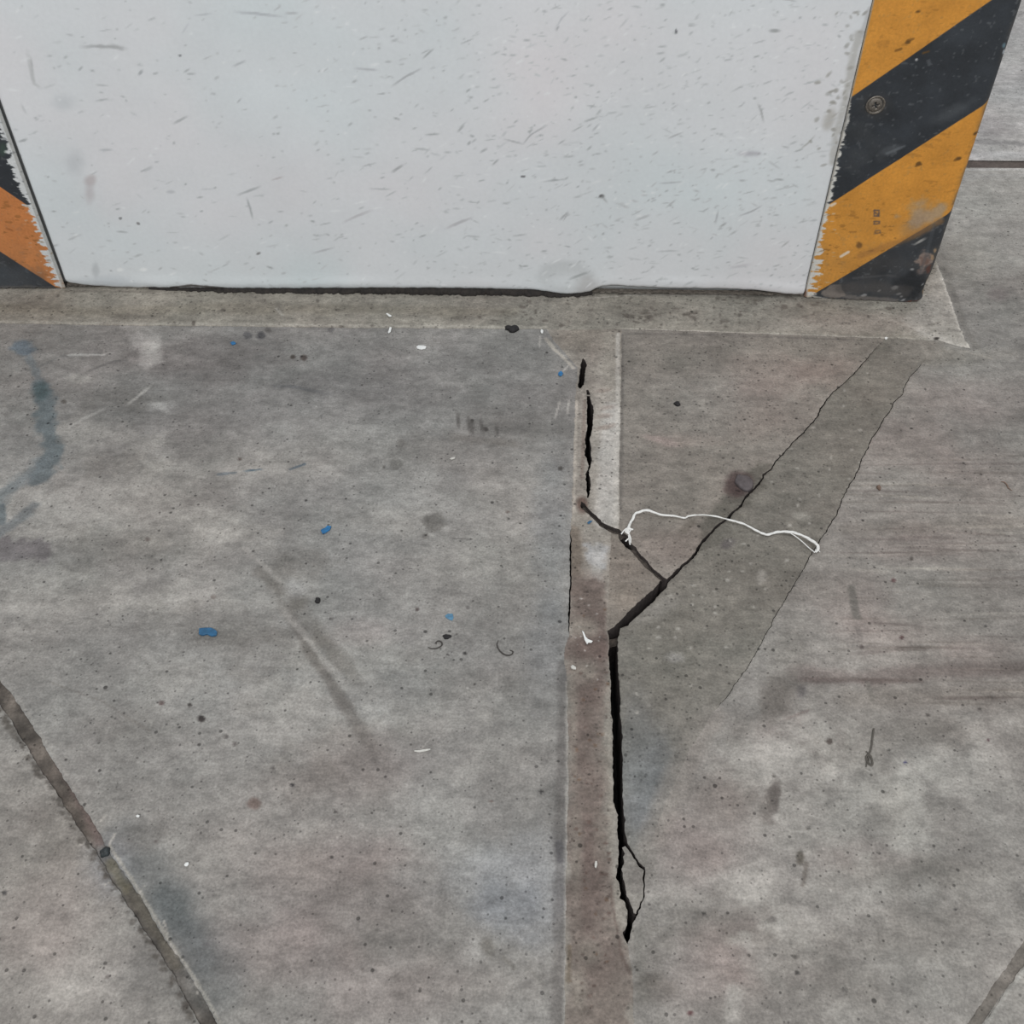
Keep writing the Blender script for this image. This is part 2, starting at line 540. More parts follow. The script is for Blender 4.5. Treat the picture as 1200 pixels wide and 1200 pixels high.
piece('Gband', 'slab_wedge', [kerb_r2, c2_l, c2_end, rv(chip_out), rv(vc_r1), rv(c1_end_lo), rv(c1_lo)], 0.0, (120, 116, 109), label='darker wedge between two diagonal cracks')
piece('J', 'broken_chip', [chip], 0.0, (132, 127, 121), label='loose chip at the lower end of the crack')
piece('H', 'concrete_slab', [kerb_r3, kerb_e, rv(rg_l), rv(strip_r3), rv(vc_r2), rv(chip_out2), rv(c2_end), rv(c2_r)], 0.0, (138, 134, 129))
piece('rgroove', 'groove_filling', [rg_l, rv(rg_r)], -0.0010, (108, 103, 97))
piece('I', 'concrete_slab', [rg_r, [Wp(RX, JY0), Wp(RX, Y_END)]], 0.0, (140, 137, 132))
piece('K', 'concrete_slab', [[Wp(-1.3, JY1), Wp(-1.3, 2.6), Wp(1.9, 2.6), Wp(1.9, JY1)]], 0.0, (174, 172, 170))
piece('jfar', 'joint_filling', [[Wp(-1.3, JY0), Wp(-1.3, JY1), Wp(1.9, JY1), Wp(1.9, JY0)]], -0.0016, (88, 80, 76), label='dark joint beyond the pillar')
piece('N', 'concrete_slab', [[Wp(-1.3, Y_END), Wp(RX, Y_END), Wp(RX, -0.8), Wp(-1.3, -0.8)]], 0.0, (140, 136, 131))

STEP = 0.0012


def resample(loop, vis):
    out = []
    n = len(loop)
    for i in range(n):
        a, b = np.array(loop[i]), np.array(loop[(i + 1) % n])
        if tuple(a) > tuple(b):
            fl, a, b = True, b, a
        else:
            fl = False
        L = np.hypot(*(b - a))
        mid = (a + b) / 2
        k = max(1, int(math.ceil(L / (STEP if L < 0.35 and vis(mid) else 0.02))))
        t = np.arange(0, k + 1) / k
        seg = a + (b - a) * t[:, None]
        if fl:
            seg = seg[::-1]
        out.append(seg[:-1])
    P = np.vstack(out)
    # ragged edges: the same shift for the same place, so touching pieces stay together
    ph = np.array([0.31, 0.17])
    j = 0.0005 * np.column_stack([vnoise(P[:, 0] * 170, P[:, 1] * 170, 1), vnoise(P[:, 0] * 170, P[:, 1] * 170, 2)]) \
        + 0.00042 * np.column_stack([vnoise(P[:, 0] * 520, P[:, 1] * 520, 3), vnoise(P[:, 0] * 520, P[:, 1] * 520, 4)])
    return P + j


def vis(p):
    x, y, z = pix(np.array([p]))
    return -60 < x[0] < 1260 and -20 < y[0] < 1260


def undul(P):
    return 0.00035 * fbm(P[:, 0] * 18, P[:, 1] * 18, 21, 3) + 0.00012 * vnoise(P[:, 0] * 180, P[:, 1] * 180, 23)


for s in SLABS.values():
    s['rings'] = [resample(l, vis) for l in [s['loop']] + s['holes']]
allp, owner = [], []
for k, s in SLABS.items():
    for rg in s['rings']:
        allp += [tuple(p) for p in rg]
        owner += [k] * len(rg)
kd = KDTree(len(allp))
for i, p in enumerate(allp):
    kd.insert((p[0], p[1], 0), i)
kd.balance()
for k, s in SLABS.items():
    bev = []
    for rg in s['rings']:
        for p in rg:
            near = [SLABS[owner[i]]['z0'] for _, i, _ in kd.find_range((p[0], p[1], 0), 0.00025) if owner[i] != k]
            if not near or max(near) < s['z0'] - 1e-5:
                bev.append(p)
    s['bev'] = bev


def scan_inside(xs, ys, rings):
    ins = np.zeros((len(ys), len(xs)), bool)
    A = np.vstack(rings)
    B = np.vstack([np.roll(r_, -1, 0) for r_ in rings])
    for j, y in enumerate(ys):
        c = (A[:, 1] > y) != (B[:, 1] > y)
        a, b = A[c], B[c]
        cx = np.sort(a[:, 0] + (y - a[:, 1]) / (b[:, 1] - a[:, 1]) * (b[:, 0] - a[:, 0]))
        ins[j] = np.searchsorted(cx, xs) % 2 == 1
    return ins


def grid_inside(rings, step, want_fine):
    A = np.vstack(rings)
    lo, hi = A.min(0), A.max(0)
    if want_fine:
        lo, hi = np.maximum(lo, (-0.62, 0.16)), np.minimum(hi, (0.78, 1.66))
        if (hi <= lo).any():
            return np.zeros((0, 2))
    xs = np.arange(lo[0] + step / 2, hi[0], step)
    ys = np.arange(lo[1] + step / 2, hi[1], step)
    ins = scan_inside(xs, ys, rings)
    # keep clear of the boundary
    occ = np.zeros_like(ins)
    ix = np.round((A[:, 0] - xs[0]) / step).astype(int)
    iy = np.round((A[:, 1] - ys[0]) / step).astype(int)
    ok = (ix >= 0) & (iy >= 0) & (ix < len(xs)) & (iy < len(ys))
    occ[iy[ok], ix[ok]] = True
    jj, ii = np.nonzero(ins & ~occ)
    Q = np.column_stack([xs[ii], ys[jj]])
    x, y, z = pix(Q)
    fine = (x > -30) & (x < 1230) & (y > -15) & (y < 1230) & (z > 0)
    hid = (Q[:, 1] > YW + 0.012) & (Q[:, 0] < 0.352)
    fine &= ~hid
    Q = Q[fine if want_fine else ~fine]
    return Q + (np.random.default_rng(3).random(Q.shape) - 0.5) * step * 0.3


FLOOR_FEATURES = []


def paint_floor(key, P, base):
    p = Paint(P, base, G)
    x, y = P[:, 0], P[:, 1]
    # broad unevenness of the cement: cloudy, a little streaked by the trowel
    p.C *= (1 + 0.10 * fbm(x * 9, y * 9, 31, 4) + 0.03 * fbm(x * 10, y * 60, 33, 3))[:, None]
    w = fbm(x * 7, y * 7, 41, 3)
    p.C *= 1 + w[:, None] * np.array([0.018, 0.0, -0.012])
    for fn in FLOOR_FEATURES:
        fn(key, p)
    return p


def features(key, p):
    if key in ('A', 'B', 'groove'):
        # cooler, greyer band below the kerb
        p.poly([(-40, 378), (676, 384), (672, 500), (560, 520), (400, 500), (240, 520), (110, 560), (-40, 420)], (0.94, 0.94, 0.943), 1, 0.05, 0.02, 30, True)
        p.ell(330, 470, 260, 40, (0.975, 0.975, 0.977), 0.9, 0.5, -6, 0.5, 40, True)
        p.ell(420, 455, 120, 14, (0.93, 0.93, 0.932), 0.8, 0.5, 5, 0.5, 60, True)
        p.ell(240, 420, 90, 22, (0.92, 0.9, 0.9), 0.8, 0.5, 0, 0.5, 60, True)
        # pale clouds
        for cx, cy, rx, ry, a in ((90, 590, 120, 40, .5), (250, 620, 60, 22, .6), (60, 700, 90, 30, .5), (330, 545, 80, 16, .35), (100, 505, 45, 16, .5), (215, 700, 60, 18, .5), (420, 770, 70, 30, .4), (500, 840, 60, 26, .35),
                                  (460, 610, 60, 16, .4), (560, 660, 60, 22, .35), (170, 520, 24, 10, .5), (600, 580, 45, 30, .3), (350, 850, 70, 30, .35), (590, 900, 60, 40, .35), (480, 960, 90, 50, .25), (330, 1000, 80, 26, .3), (70, 1060, 70, 50, .3),
                                  (255, 622, 26, 12, .6), (180, 545, 25, 8, .6), (340, 690, 30, 22, .4), (90, 1150, 60, 40, .35), (320, 820, 50, 22, .4), (200, 790, 50, 20, .35)):
            p.ell(cx, cy, rx, ry, (166, 162, 156), a, 0.7, 0, 0.8, 70)
        # dull darker clouds
        for cx, cy, rx, ry, a in ((350, 660, 34, 14, .55), (130, 640, 90, 22, .35), (240, 730, 70, 24, .4), (140, 545, 40, 16, .35), (420, 885, 60, 40, .3), (360, 910, 50, 26, .35), (560, 800, 60, 20, .3), (480, 1090, 70, 40, .35), (560, 1150, 90, 30, .3),
                                  (395, 1030, 60, 40, .25), (160, 860, 50, 26, .3), (310, 760, 60, 26, .35), (520, 530, 60, 20, .3), (150, 470, 40, 14, .4), (600, 500, 50, 20, .3), (70, 960, 30, 40, .3), (40, 1010, 60, 30, .2)):
            p.ell(cx, cy, rx, ry, (0.84, 0.83, 0.82), a * 1.4, 0.7, 0, 0.8, 70, True)
        # old wiped-over blue-grey stain at the left edge
        p.stroke([(22, 405), (32, 412)], 18, (96, 108, 118), .75, .6, .7)
        p.stroke([(34, 420), (44, 440), (49, 455)], 9, (104, 112, 116), .6, .6, .8)
        p.stroke([(48, 452), (52, 470), (56, 500), (62, 528), (56, 548), (48, 560)], 21, (96, 104, 107), .85, .4, .9, 110)
        p.ell(48, 458, 9, 10, (72, 86, 88), .8, .5)
        p.stroke([(50, 540), (32, 558), (12, 574), (-6, 588)], 17, (108, 115, 118), .65, .6, 1.1, 90)
        p.stroke([(40, 592), (24, 606), (-4, 628)], 14, (102, 107, 110), .6, .6, 1.1, 90)
        p.stroke([(2, 594), (3, 612)], 8, (90, 102, 108), .6, .5, .6)
        p.poly([(-10, 628), (20, 632), (50, 636), (63, 646), (54, 657), (20, 656), (-10, 658)], (108, 103, 104), .8, .004, .003)
        p.stroke([(46, 430), (70, 418), (118, 414)], 4, (108, 108, 106), .6, .7, .6)
        p.stroke([(80, 416), (122, 416)], 4, (178, 176, 172), .6, .6, .6)
        p.stroke([(106, 434), (132, 424), (150, 423)], 4, (104, 102, 100), .7, .6, .6)
        p.poly([(150, 391), (186, 390), (190, 424), (168, 433), (160, 412)], (164, 160, 156), .75, .004, .003)
        p.ell(178, 408, 10, 10, (178, 175, 170), .5, .6)
        p.stroke([(82, 500), (100, 490), (120, 480)], 5, (172, 169, 164), .7, .7, 1.2, fade=True)
        p.stroke([(148, 475), (162, 464), (183, 447)], 4, (172, 169, 164), .7, .6, 1.0, fade=True)
        p.ell(92, 444, 14, 5, (168, 166, 160), .6, .5)
        p.ell(190, 476, 16, 6, (176, 174, 171), .6, .6)
        # rubbed skid mark
        p.stroke([(318, 688), (350, 740), (385, 795), (412, 838), (441, 884)], 13, (0.80, 0.785, 0.775), 1, .6, .7, 90, True, fade=True)
        p.stroke([(340, 700), (372, 744), (400, 776), (430, 814)], 17, (0.83, 0.82, 0.81), 1, .7, .7, 90, True, fade=True)
        p.stroke([(306, 668), (330, 690), (352, 706)], 16, (0.84, 0.83, 0.82), 1, .7, .8, 90, True)
        p.stroke([(286, 642), (304, 658), (330, 682)], 7, (160, 156, 151), .6, .6, .7)
        p.stroke([(322, 706), (350, 736), (384, 780), (416, 818)], 7, (156, 152, 147), .75, .6, .7, fade=True)
        p.ell(345, 690, 12, 10, (170, 168, 166), .6, .6)
        # round drips
        for cx, cy, r_, a, c in ((509, 612, 13, .75, (100, 97, 93)), (464, 544, 7, .6, (106, 104, 100)), (470, 519, 6, .55, (108, 104, 100)), (498, 628, 4, .6, (104, 100, 96)), (236, 842, 4.6, .95, (52, 47, 46)), (189, 824, 3.6, .8, (86, 72, 70)),
                                 (222, 826, 3, .85, (60, 56, 54)), (298, 941, 8, .8, (102, 88, 82)), (265, 863, 3, .7, (80, 76, 74)), (275, 872, 3, .6, (80, 74, 72)), (320, 900, 2.8, .7, (82, 78, 76)), (343, 920, 2.6, .9, (46, 44, 46)), (242, 1107, 4, .7, (84, 76, 74)),
                                 (152, 985, 3, .7, (84, 78, 74)), (183, 986, 2.6, .7, (84, 70, 68)), (393, 951, 2.2, .8, (66, 62, 60)), (634, 928, 2.4, .9, (50, 48, 48)), (548, 712, 2.4, .5, (80, 76, 74)), (425, 1136, 2.4, .7, (90, 84, 80)), (576, 939, 2, .6, (96, 76, 70)),
                                 (553, 493, 2.6, .9, (56, 53, 50)), (569, 503, 3.2, .8, (66, 62, 60)), (657, 549, 3, .8, (70, 66, 62)), (489, 714, 2.4, .8, (70, 60, 58)), (545, 766, 2, .95, (44, 42, 42)), (595, 600, 2, .6, (86, 74, 68)), (450, 547, 2, .6, (80, 76, 72)),
                                 (75, 471, 3.2, .8, (72, 68, 64)), (290, 393, 5, .8, (82, 81, 82)), (306, 393, 5, .85, (74, 73, 75)), (314, 387, 4, .7, (92, 88, 86)), (388, 386, 4, .7, (88, 86, 86)), (173, 632, 3, .6, (84, 74, 70)), (388, 725, 2, .6, (80, 76, 74)),
                                 (343, 418, 3, .85, (58, 52, 48)), (356, 419, 4, .8, (62, 54, 50)), (281, 538, 2.5, .7, (88, 78, 74)), (330, 880, 5, .3, (100, 98, 96)), (250, 700, 3, .5, (96, 86, 80)), (126, 1145, 3, .6, (96, 90, 86)), (5, 1046, 3, .8, (62, 60, 60))):
            p.ell(cx, cy, r_, r_ * .85, c, a, .35, 0, .3, 300)
        # footmark and scuffs
        p.ell(572, 1110, 8, 11, (108, 104, 98), .7, .4, -25, .3)
        p.stroke([(590, 1122), (602, 1134)], 5, (112, 108, 102), .6)
        p.stroke([(618, 1132), (640, 1156)], 4, (112, 109, 104), .6, fade=True)
        for q in ([(536, 482), (538, 504)], [(549, 486), (551, 510)], [(553, 492), (554, 512)], [(581, 496), (583, 512)], [(563, 488), (566, 510)]):
            p.stroke(q, 4, (96, 93, 90), .9, .5, .5, fade=True)
        p.stroke([(532, 512), (600, 520)], 12, (0.93, 0.92, 0.91), .8, .7, .5, 80, True)
        for q, c in (([(657, 466), (650, 492)], 1), ([(667, 466), (665, 487)], 1), ([(633, 393), (632, 408)], 1), ([(639, 398), (652, 413)], 0), ([(667, 427), (659, 436)], 1), ([(490, 882), (504, 866), (512, 862)], 0), ([(498, 920), (512, 943)], 0)):
            p.stroke(q, 2.4, (176, 172, 166) if c else (158, 155, 150), .8, .5, .5, fade=True)
        p.stroke([(640, 397), (650, 410), (660, 419), (672, 431)], 4.5, (168, 162, 153), .85, .5, .6)
        p.stroke([(318, 452), (345, 453), (385, 462)], 5, (92, 92, 94), .6, .6, .6, fade=True)
        p.stroke([(530, 631), (553, 632)], 2.5, (98, 95, 92), .6, .5, .5)
        p.stroke([(285, 552), (308, 550)], 3, (66, 84, 96), .8, .5, .6, fade=True)
        p.stroke([(256, 556), (276, 554)], 4, (84, 94, 102), .6, .6, .8)
        p.stroke([(340, 550), (357, 544)], 3, (78, 92, 104), .7, .6, .6)
        p.stroke([(148, 840), (176, 857), (120, 822), (60, 800)], 2.4, (112, 107, 102), .5, .6, .5)
        # damp blue-grey clouds
        p.ell(600, 1030, 58, 44, (146, 147, 149), .6, .7, 0, .5, 60)
        p.ell(575, 1050, 26, 22, (112, 114, 118), .4, .7, 0, .6, 80)
        p.ell(612, 1070, 40, 30, (126, 128, 132), .5, .7, 0, .6, 80)
        p.ell(648, 620, 22, 90, (0.93, 0.95, 0.97), .9, .7, 0, .4, 60, True)
        p.ell(640, 760, 24, 60, (0.94, 0.955, 0.97), .9, .7, 0, .4, 60, True)
        # shade of the strip's step painted beside it, and its pale edge
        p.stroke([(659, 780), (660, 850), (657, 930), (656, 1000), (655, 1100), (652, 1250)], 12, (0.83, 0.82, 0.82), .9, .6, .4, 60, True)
        p.stroke([(655, 990), (656, 1008)], 9, (86, 84, 86), .7, .5, .5)
        p.stroke([(664, 800), (665, 900), (664, 1000), (663, 1100), (662, 1250)], 3.4, (156, 152, 146), .8, .5, .4)
        # oily stain along the groove
        p.stroke([(145, 990), (172, 1030), (205, 1070), (236, 1120), (250, 1150)], 56, (98, 101, 101), .5, .7, .4, 50)
        p.stroke([(190, 1050), (215, 1090), (236, 1128)], 34, (84, 90, 92), .45, .7, .4, 50)
        p.ell(160, 985, 36, 16, (108, 104, 100), .5, .7, -20, .5)
        p.ell(200, 1150, 40, 40, (104, 102, 98), .4, .8, 0, .5)
        p.ell(170, 1130, 30, 36, (114, 111, 108), .45, .8)
        p.ell(130, 1015, 26, 30, (134, 136, 140), .45, .8)
        # pinkish areas
        for cx, cy, rx, ry in ((60, 1080, 60, 60), (380, 1030, 100, 60), (300, 1110, 80, 40), (470, 1160, 80, 40), (440, 900, 60, 40), (430, 740, 40, 14), (440, 1000, 50, 30)):
            p.ell(cx, cy, rx, ry, (1.018, 0.992, 0.992), .9, .8, 0, .5, 40, True)
        # pale worn lip of the groove
        p.stroke([(20, 816), (52, 866), (78, 908), (106, 950)], 2.4, (150, 145, 139), .4, .6, .9)
        p.stroke([(128, 991), (150, 1024), (167, 1051), (183, 1078), (198, 1102), (231, 1151), (260, 1203)], 3.4, (164, 159, 150), .7, .5, .6)
        for q in ([(118, 962), (124, 955)], [(128, 990), (134, 978)], [(104, 987), (94, 990)], [(124, 1036), (134, 1031)], [(168, 1038), (165, 1046)], [(192, 1080), (196, 1094)], [(200, 1106), (206, 1120)], [(228, 1150), (232, 1164)]):
            p.stroke(q, 2.4, (178, 172, 164), .7, .5, .4)
        for k in range(130):                    # dark crumbs along the groove's left lip
            i = random.randrange(1, len(gv_l) - 2)
            q = gv_l[i]
            if q[0] == 'w':
                continue
            t = random.random()
            q2 = gv_l[i + 1] if gv_l[i + 1][0] != 'w' else q
            cx, cy = q[0] + (q2[0] - q[0]) * t - random.random() * 9, q[1] + (q2[1] - q[1]) * t
            p.ell(cx, cy, 1.5 + random.random() * 3, 1.5 + random.random() * 2.5, (86, 81, 76), .65, .5, 0, .8, 300)
    if key == 'groove':
        p.C *= (1.0 + 0.42 * fbm(p.P[:, 0] * 130, p.P[:, 1] * 130, 77, 4))[:, None]
        p.stroke([(60, 870), (100, 945), (118, 985)], 12, (112, 96, 92), .6, .7, .6)
        p.stroke([(150, 1040), (190, 1100), (206, 1130)], 14, (98, 92, 82), .7, .7, .6)
        p.stroke([(128, 1010), (145, 1040)], 12, (104, 98, 80), .6, .7, .6)
    if key == 'kerb':
        p.A[:] = 0.35
        p.stroke([(x, y - 2) for x, y in kerb_l[1:]], 5, (163, 158, 149), .7, .7, .6, 100)  # pale mortar edge, with the light on its chamfer painted in
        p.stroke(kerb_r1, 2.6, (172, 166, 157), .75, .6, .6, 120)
        p.stroke([(-20, 360), (100, 366), (240, 362), (600, 366)], 18, (0.95, 0.94, 0.92), .8, .8, .6, 50, True)
        for cx, cy, rx, ry, a in ((60, 357, 22, 7, .5), (150, 372, 16, 4, .5), (185, 371, 14, 4, .5), (540, 373, 12, 3, .5), (290, 358, 30, 8, .25), (880, 351, 12, 6, .5), (760, 362, 50, 9, .3), (985, 350, 40, 8, .4), (930, 362, 30, 9, .3)):
            p.ell(cx, cy, rx, ry, (108, 103, 95), a, .6, 0, .5, 100)
        for k in range(190):
            x0 = random.choice((random.uniform(0, 1090), random.uniform(560, 1000), random.uniform(700, 960)))
            y0 = random.uniform(346, 384)
            p.ell(x0, y0, 1 + random.random() ** 2 * (4 if x0 > 600 else 2.4), .8 + random.random() ** 2 * 1.8, (90, 84, 78), random.uniform(.35, .85), .5, 0, .9, 300)
        p.ell(1010, 380, 80, 12, (150, 141, 134), .6, .7)
        p.ell(945, 385, 60, 6, (160, 154, 146), .4, .7)
        # mortar patch at the corner, the brighter light there painted in
        p.poly([(1098, 305), (1139, 409), (1100, 405), (1076, 392), (1060, 378), (1078, 352)], (168, 163, 156), .8, .006, .004, 90)
        p.poly([(1064, 382), (1090, 392), (1120, 398), (1138, 410), (1108, 406), (1090, 398)], (184, 179, 172), .8, .004, .004)
        p.stroke([(1100, 313), (1113, 349), (1125, 384), (1138, 409)], 6, (190, 185, 177), .8, .5, .5)
        p.stroke([(1078, 358), (1086, 372), (1092, 382)], 6, (128, 124, 118), .5, .6, .5)
        p.stroke([(1085, 383), (1102, 378)], 3, (120, 115, 108), .5, .6, .5)
        p.ell(1097, 397.5, 3, 1.6, (40, 36, 34), .9, .4)
        p.stroke([(680, 351), (745, 346), (880, 347)], 3, (168, 162, 154), .6, .6, .7)
        p.stroke([(700, 341), (760, 341), (880, 343)], 6, (122, 114, 106), .6, .6, .6)
        p.stroke([(78, 342), (130, 342), (180, 343)], 5, (118, 112, 104), .6, .6, .6)
        p.ell(327, 362, 5, 8, (118, 113, 105), .7, .5, -20)
        p.stroke([(324, 362), (331, 370)], 3, (166, 162, 154), .6)
        p.C[p.P[:, 1] > YW + 0.09] = (160, 158, 154)
    if key == 'strip':
        p.A[:] = 0.32
        # brown dirt in the top part, pale lime in the middle, brown again below
        p.ell(690, 396, 44, 16, (124, 115, 106), .6, .6, 0, .4, 80)
        p.stroke([(700, 400), (694, 430), (700, 460)], 14, (138, 130, 122), .6, .6, .5)
        p.stroke([(713, 440), (712, 480), (708, 540), (707, 600)], 34, (164, 158, 150), .8, .6, .5, 70)
        p.stroke([(716, 400), (714, 450)], 26, (146, 140, 131), .7, .7, .7, 70)
        p.stroke([(641, 396), (651, 409), (661, 418.5), (673, 430)], 5, (166, 160, 151), .85, .5, .6)
        p.stroke([(716, 480), (711, 560), (709, 612)], 22, (180, 176, 171), .75, .5, .4, 60)
        p.stroke([(724, 392), (724, 480), (722.5, 560), (722, 618)], 5, (186, 181, 174), .7, .5, .4)
        for cx, cy in ((708, 458), (712, 478), (705, 502), (712, 500), (708, 488)):
            p.ell(cx, cy, 9, 2.6, (140, 128, 120), .6, .6, -10, .5, 200)
        p.stroke([(683, 466), (680, 520), (678, 570), (677, 596)], 10, (148, 141, 133), .8, .6, .5)
        p.stroke([(675.5, 470), (673.8, 520), (672.5, 600)], 3.6, (178, 170, 160), .8, .5, .4)  # highlight on the strip's raised left edge painted in
        p.stroke([(685, 470), (683.5, 520), (682, 560)], 4, (124, 110, 102), .6, .6, .6)
        p.ell(682, 592, 6, 9, (98, 78, 70), .8, .5)
        p.stroke([(672, 622), (674, 655), (676, 690)], 14, (112, 102, 92), .8, .5, .6, 90)
        p.poly([(686, 612), (714, 626), (712, 690), (690, 690)], (154, 149, 141), .7, .004, .003)
        p.poly([(687, 638), (713, 640), (709, 668), (690, 662)], (178, 178, 178), .85, .003, .003, 200)
        p.stroke([(700, 640), (698, 690)], 12, (172, 170, 166), .5, .7, .6)
        p.poly([(670, 676), (711, 682), (708, 740), (709, 800), (711, 900), (713, 1000), (722, 1090), (742, 1140), (742, 1260), (664, 1260), (666, 900), (667, 740)], (119, 109, 102), .85, .003, .004, 90)
        for cx, cy, rx, ry, a in ((685, 690, 20, 22, .5), (690, 760, 20, 14, .8), (705, 772, 9, 24, .7), (684, 855, 16, 44, .5), (690, 812, 16, 20, .5), (690, 930, 18, 40, .4), (694, 1000, 16, 36, .6), (690, 1050, 18, 40, .5), (700, 1130, 26, 30, .4), (706, 735, 6, 30, .5), (695, 720, 14, 14, .5)):
            p.ell(cx, cy, rx, ry, (98, 84, 79), a, .7, 0, .7, 90)
        for cx, cy, rx, ry, a in ((686, 735, 14, 10, .5), (688, 788, 12, 10, .5), (704, 985, 8, 30, .35), (690, 1116, 12, 14, .5), (678, 1160, 8, 30, .5), (676, 1010, 6, 60, .4), (672, 840, 5, 60, .4), (712, 870, 5, 80, .4), (716, 960, 4, 40, .5), (722, 1060, 6, 30, .4)):
            p.ell(cx, cy, rx, ry, (142, 136, 126), a, .7, 0, .6, 90)
        p.stroke([(667, 1110), (666, 1150)], 5, (98, 86, 72), .6, .6, .5)
        p.stroke([(716, 1040), (719, 1070), (723, 1090), (728, 1120), (738, 1140)], 3, (98, 84, 78), .6, .6, .5)
        p.stroke([(713, 705), (712, 735)], 3, (158, 150, 140), .5, .6, .6)
        for k in range(70):
            p.ell(random.uniform(668, 715), random.uniform(690, 1180), 1 + random.random() * 1.6, 1 + random.random() * 1.3, random.choice(((70, 60, 56), (84, 66, 60), (96, 74, 58))), .65, .5, 0, .3, 300)
        for k in range(26):
            p.ell(random.uniform(672, 712), random.uniform(700, 800), .6 + random.random() * .6, .5 + random.random() * .5, (190, 186, 182), .6, .5, 0, .3, 300)
    if key in ('E', 'F', 'Gband'):
        p.A[:] = {'E': 0.4, 'F': 0.5, 'Gband': 0.8}[key]
        # oily halo of the gum lump along the crack
        p.poly([(890, 543), (902, 545), (894, 570), (878, 590), (858, 612), (840, 642), (818, 642), (822, 618), (836, 596), (850, 578), (868, 558)], (98, 94, 87), .85, .003, .003, 120)
        p.ell(866, 566, 16, 15, (78, 66, 64), .85, .3, 0, .25, 200)
        p.ell(860, 572, 12, 12, (72, 58, 56), .6, .4, 0, .25, 200)
        p.ell(853, 637, 9, 5, (78, 72, 74), .8, .5, -25, .4, 250)
        p.stroke([(800, 622), (812, 612)], 9, (108, 102, 94), .7, .5, .4)
    if key == 'E':
        p.ell(800, 420, 90, 18, (118, 113, 106), .5, .7, 0, .5, 60)
        p.ell(770, 560, 60, 40, (130, 124, 117), .4, .7)
        p.stroke([(729, 392), (729, 480), (727, 600)], 4, (98, 94, 90), .5, .6, .4)
        p.stroke([(733, 391), (850, 392.5), (1000, 398)], 4, (104, 99, 95), .5, .6, .4)
        for cx, cy, rx, ry in ((900, 440, 80, 20), (870, 480, 70, 30), (800, 640, 60, 20), (960, 430, 40, 14), (800, 515, 40, 8)):
            p.ell(cx, cy, rx, ry, (1.018, 0.992, 0.992), .9, .7, 0, .5, 50, True)
        for cx, cy in ((777, 516), (769, 514), (785, 520)):
            p.ell(cx, cy, 14, 3, (158, 144, 138), .6, .7, 10, .5, 150)
        p.ell(832, 470, 40, 40, (138, 134, 128), .4, .8)
    if key == 'F':
        p.ell(740, 665, 20, 12, (122, 113, 105), .5, .6)
        p.ell(735, 700, 18, 14, (134, 124, 114), .6, .6)
    if key == 'Gband':
        p.ell(760, 930, 34, 70, (112, 114, 116), .8, .7, 0, .4, 60)
        p.ell(745, 870, 20, 60, (118, 118, 116), .6, .7)
        p.ell(790, 750, 40, 60, (122, 118, 110), .6, .7)
        p.ell(900, 620, 60, 30, (114, 110, 103), .5, .7, 0, .5)
        p.ell(940, 605, 10, 5, (160, 156, 148), .6, .6, 10, .5, 250)
        p.ell(892, 676, 6, 8, (158, 153, 146), .7, .5, 0, .4, 250)
        p.ell(790, 770, 10, 6, (168, 164, 160), .6, .5, 0, .5, 250)
        p.ell(770, 715, 26, 10, (146, 142, 136), .5, .7, -30, .5, 150)
        p.ell(1060, 412, 30, 10, (110, 106, 99), .7, .6)
        p.poly([(1028, 412), (1060, 404), (1084, 420), (1070, 436), (1020, 440)], (120, 115, 108), .5, .006, .004)
        for k in range(60):
            t = random.random()
            cx = 770 + t * 230 + random.uniform(-40, 40)
            cy = 790 - t * 300 + random.uniform(-60, 60)
            p.ell(cx, cy, 1 + random.random() * 2, .8 + random.random() * 1.4, (166, 162, 155), .7, .5, 0, .4, 300)
        p.stroke([(797, 905), (780, 945), (764, 990)], 26, (140, 133, 127), .6, .8, .5, 60)
    if key in ('H', 'I', 'rgroove'):
        # brighter floor past the pillar
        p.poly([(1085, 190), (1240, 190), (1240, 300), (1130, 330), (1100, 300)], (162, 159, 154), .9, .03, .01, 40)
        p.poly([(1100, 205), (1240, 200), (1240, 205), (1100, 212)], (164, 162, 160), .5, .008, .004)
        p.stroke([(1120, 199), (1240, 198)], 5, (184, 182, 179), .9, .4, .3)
        p.ell(1130, 300, 30, 30, (138, 135, 128), .5, .7)
        p.stroke([(1106, 314), (1119, 350), (1131, 384), (1144, 408)], 8, (116, 113, 108), .6, .6, .5)
        p.ell(1170, 345, 12, 8, (118, 110, 108), .6, .6)
        p.ell(1110, 420, 40, 8, (128, 124, 117), .6, .7)
        p.ell(1170, 415, 30, 6, (166, 161, 154), .5, .7)
        p.stroke([(1096, 412), (1130, 412), (1160, 420)], 4, (166, 160, 152), .5, .6, .6)
        for cx, cy, rx, ry in ((1060, 520, 60, 26), (1140, 470, 60, 24), (1150, 560, 60, 30), (1080, 640, 80, 20), (1000, 700, 40, 30), (1040, 740, 50, 20), (840, 960, 50, 60), (800, 1010, 40, 40), (930, 860, 40, 20), (1150, 760, 50, 14), (820, 1140, 70, 40), (1010, 1000, 60, 20), (880, 1110, 70, 40)):
            p.ell(cx, cy, rx, ry, (1.018, 0.992, 0.992), .8, .7, 0, .5, 45, True)
        for k in range(70):                      # trowel streaks
            y0 = random.uniform(530, 830)
            x0 = random.uniform(940, 1150)
            p.stroke([(x0, y0), (x0 + random.uniform(60, 180), y0 + random.uniform(-4, 6))], random.uniform(1.6, 4), random.choice(((0.84, 0.82, 0.82), (1.12, 1.12, 1.11), (0.88, 0.87, 0.86))), .75, .7, .6, 90, True, fade=True)
        p.stroke([(930, 788), (1010, 795), (1080, 788), (1220, 782)], 20, (0.84, 0.81, 0.81), .9, .8, .6, 60, True)
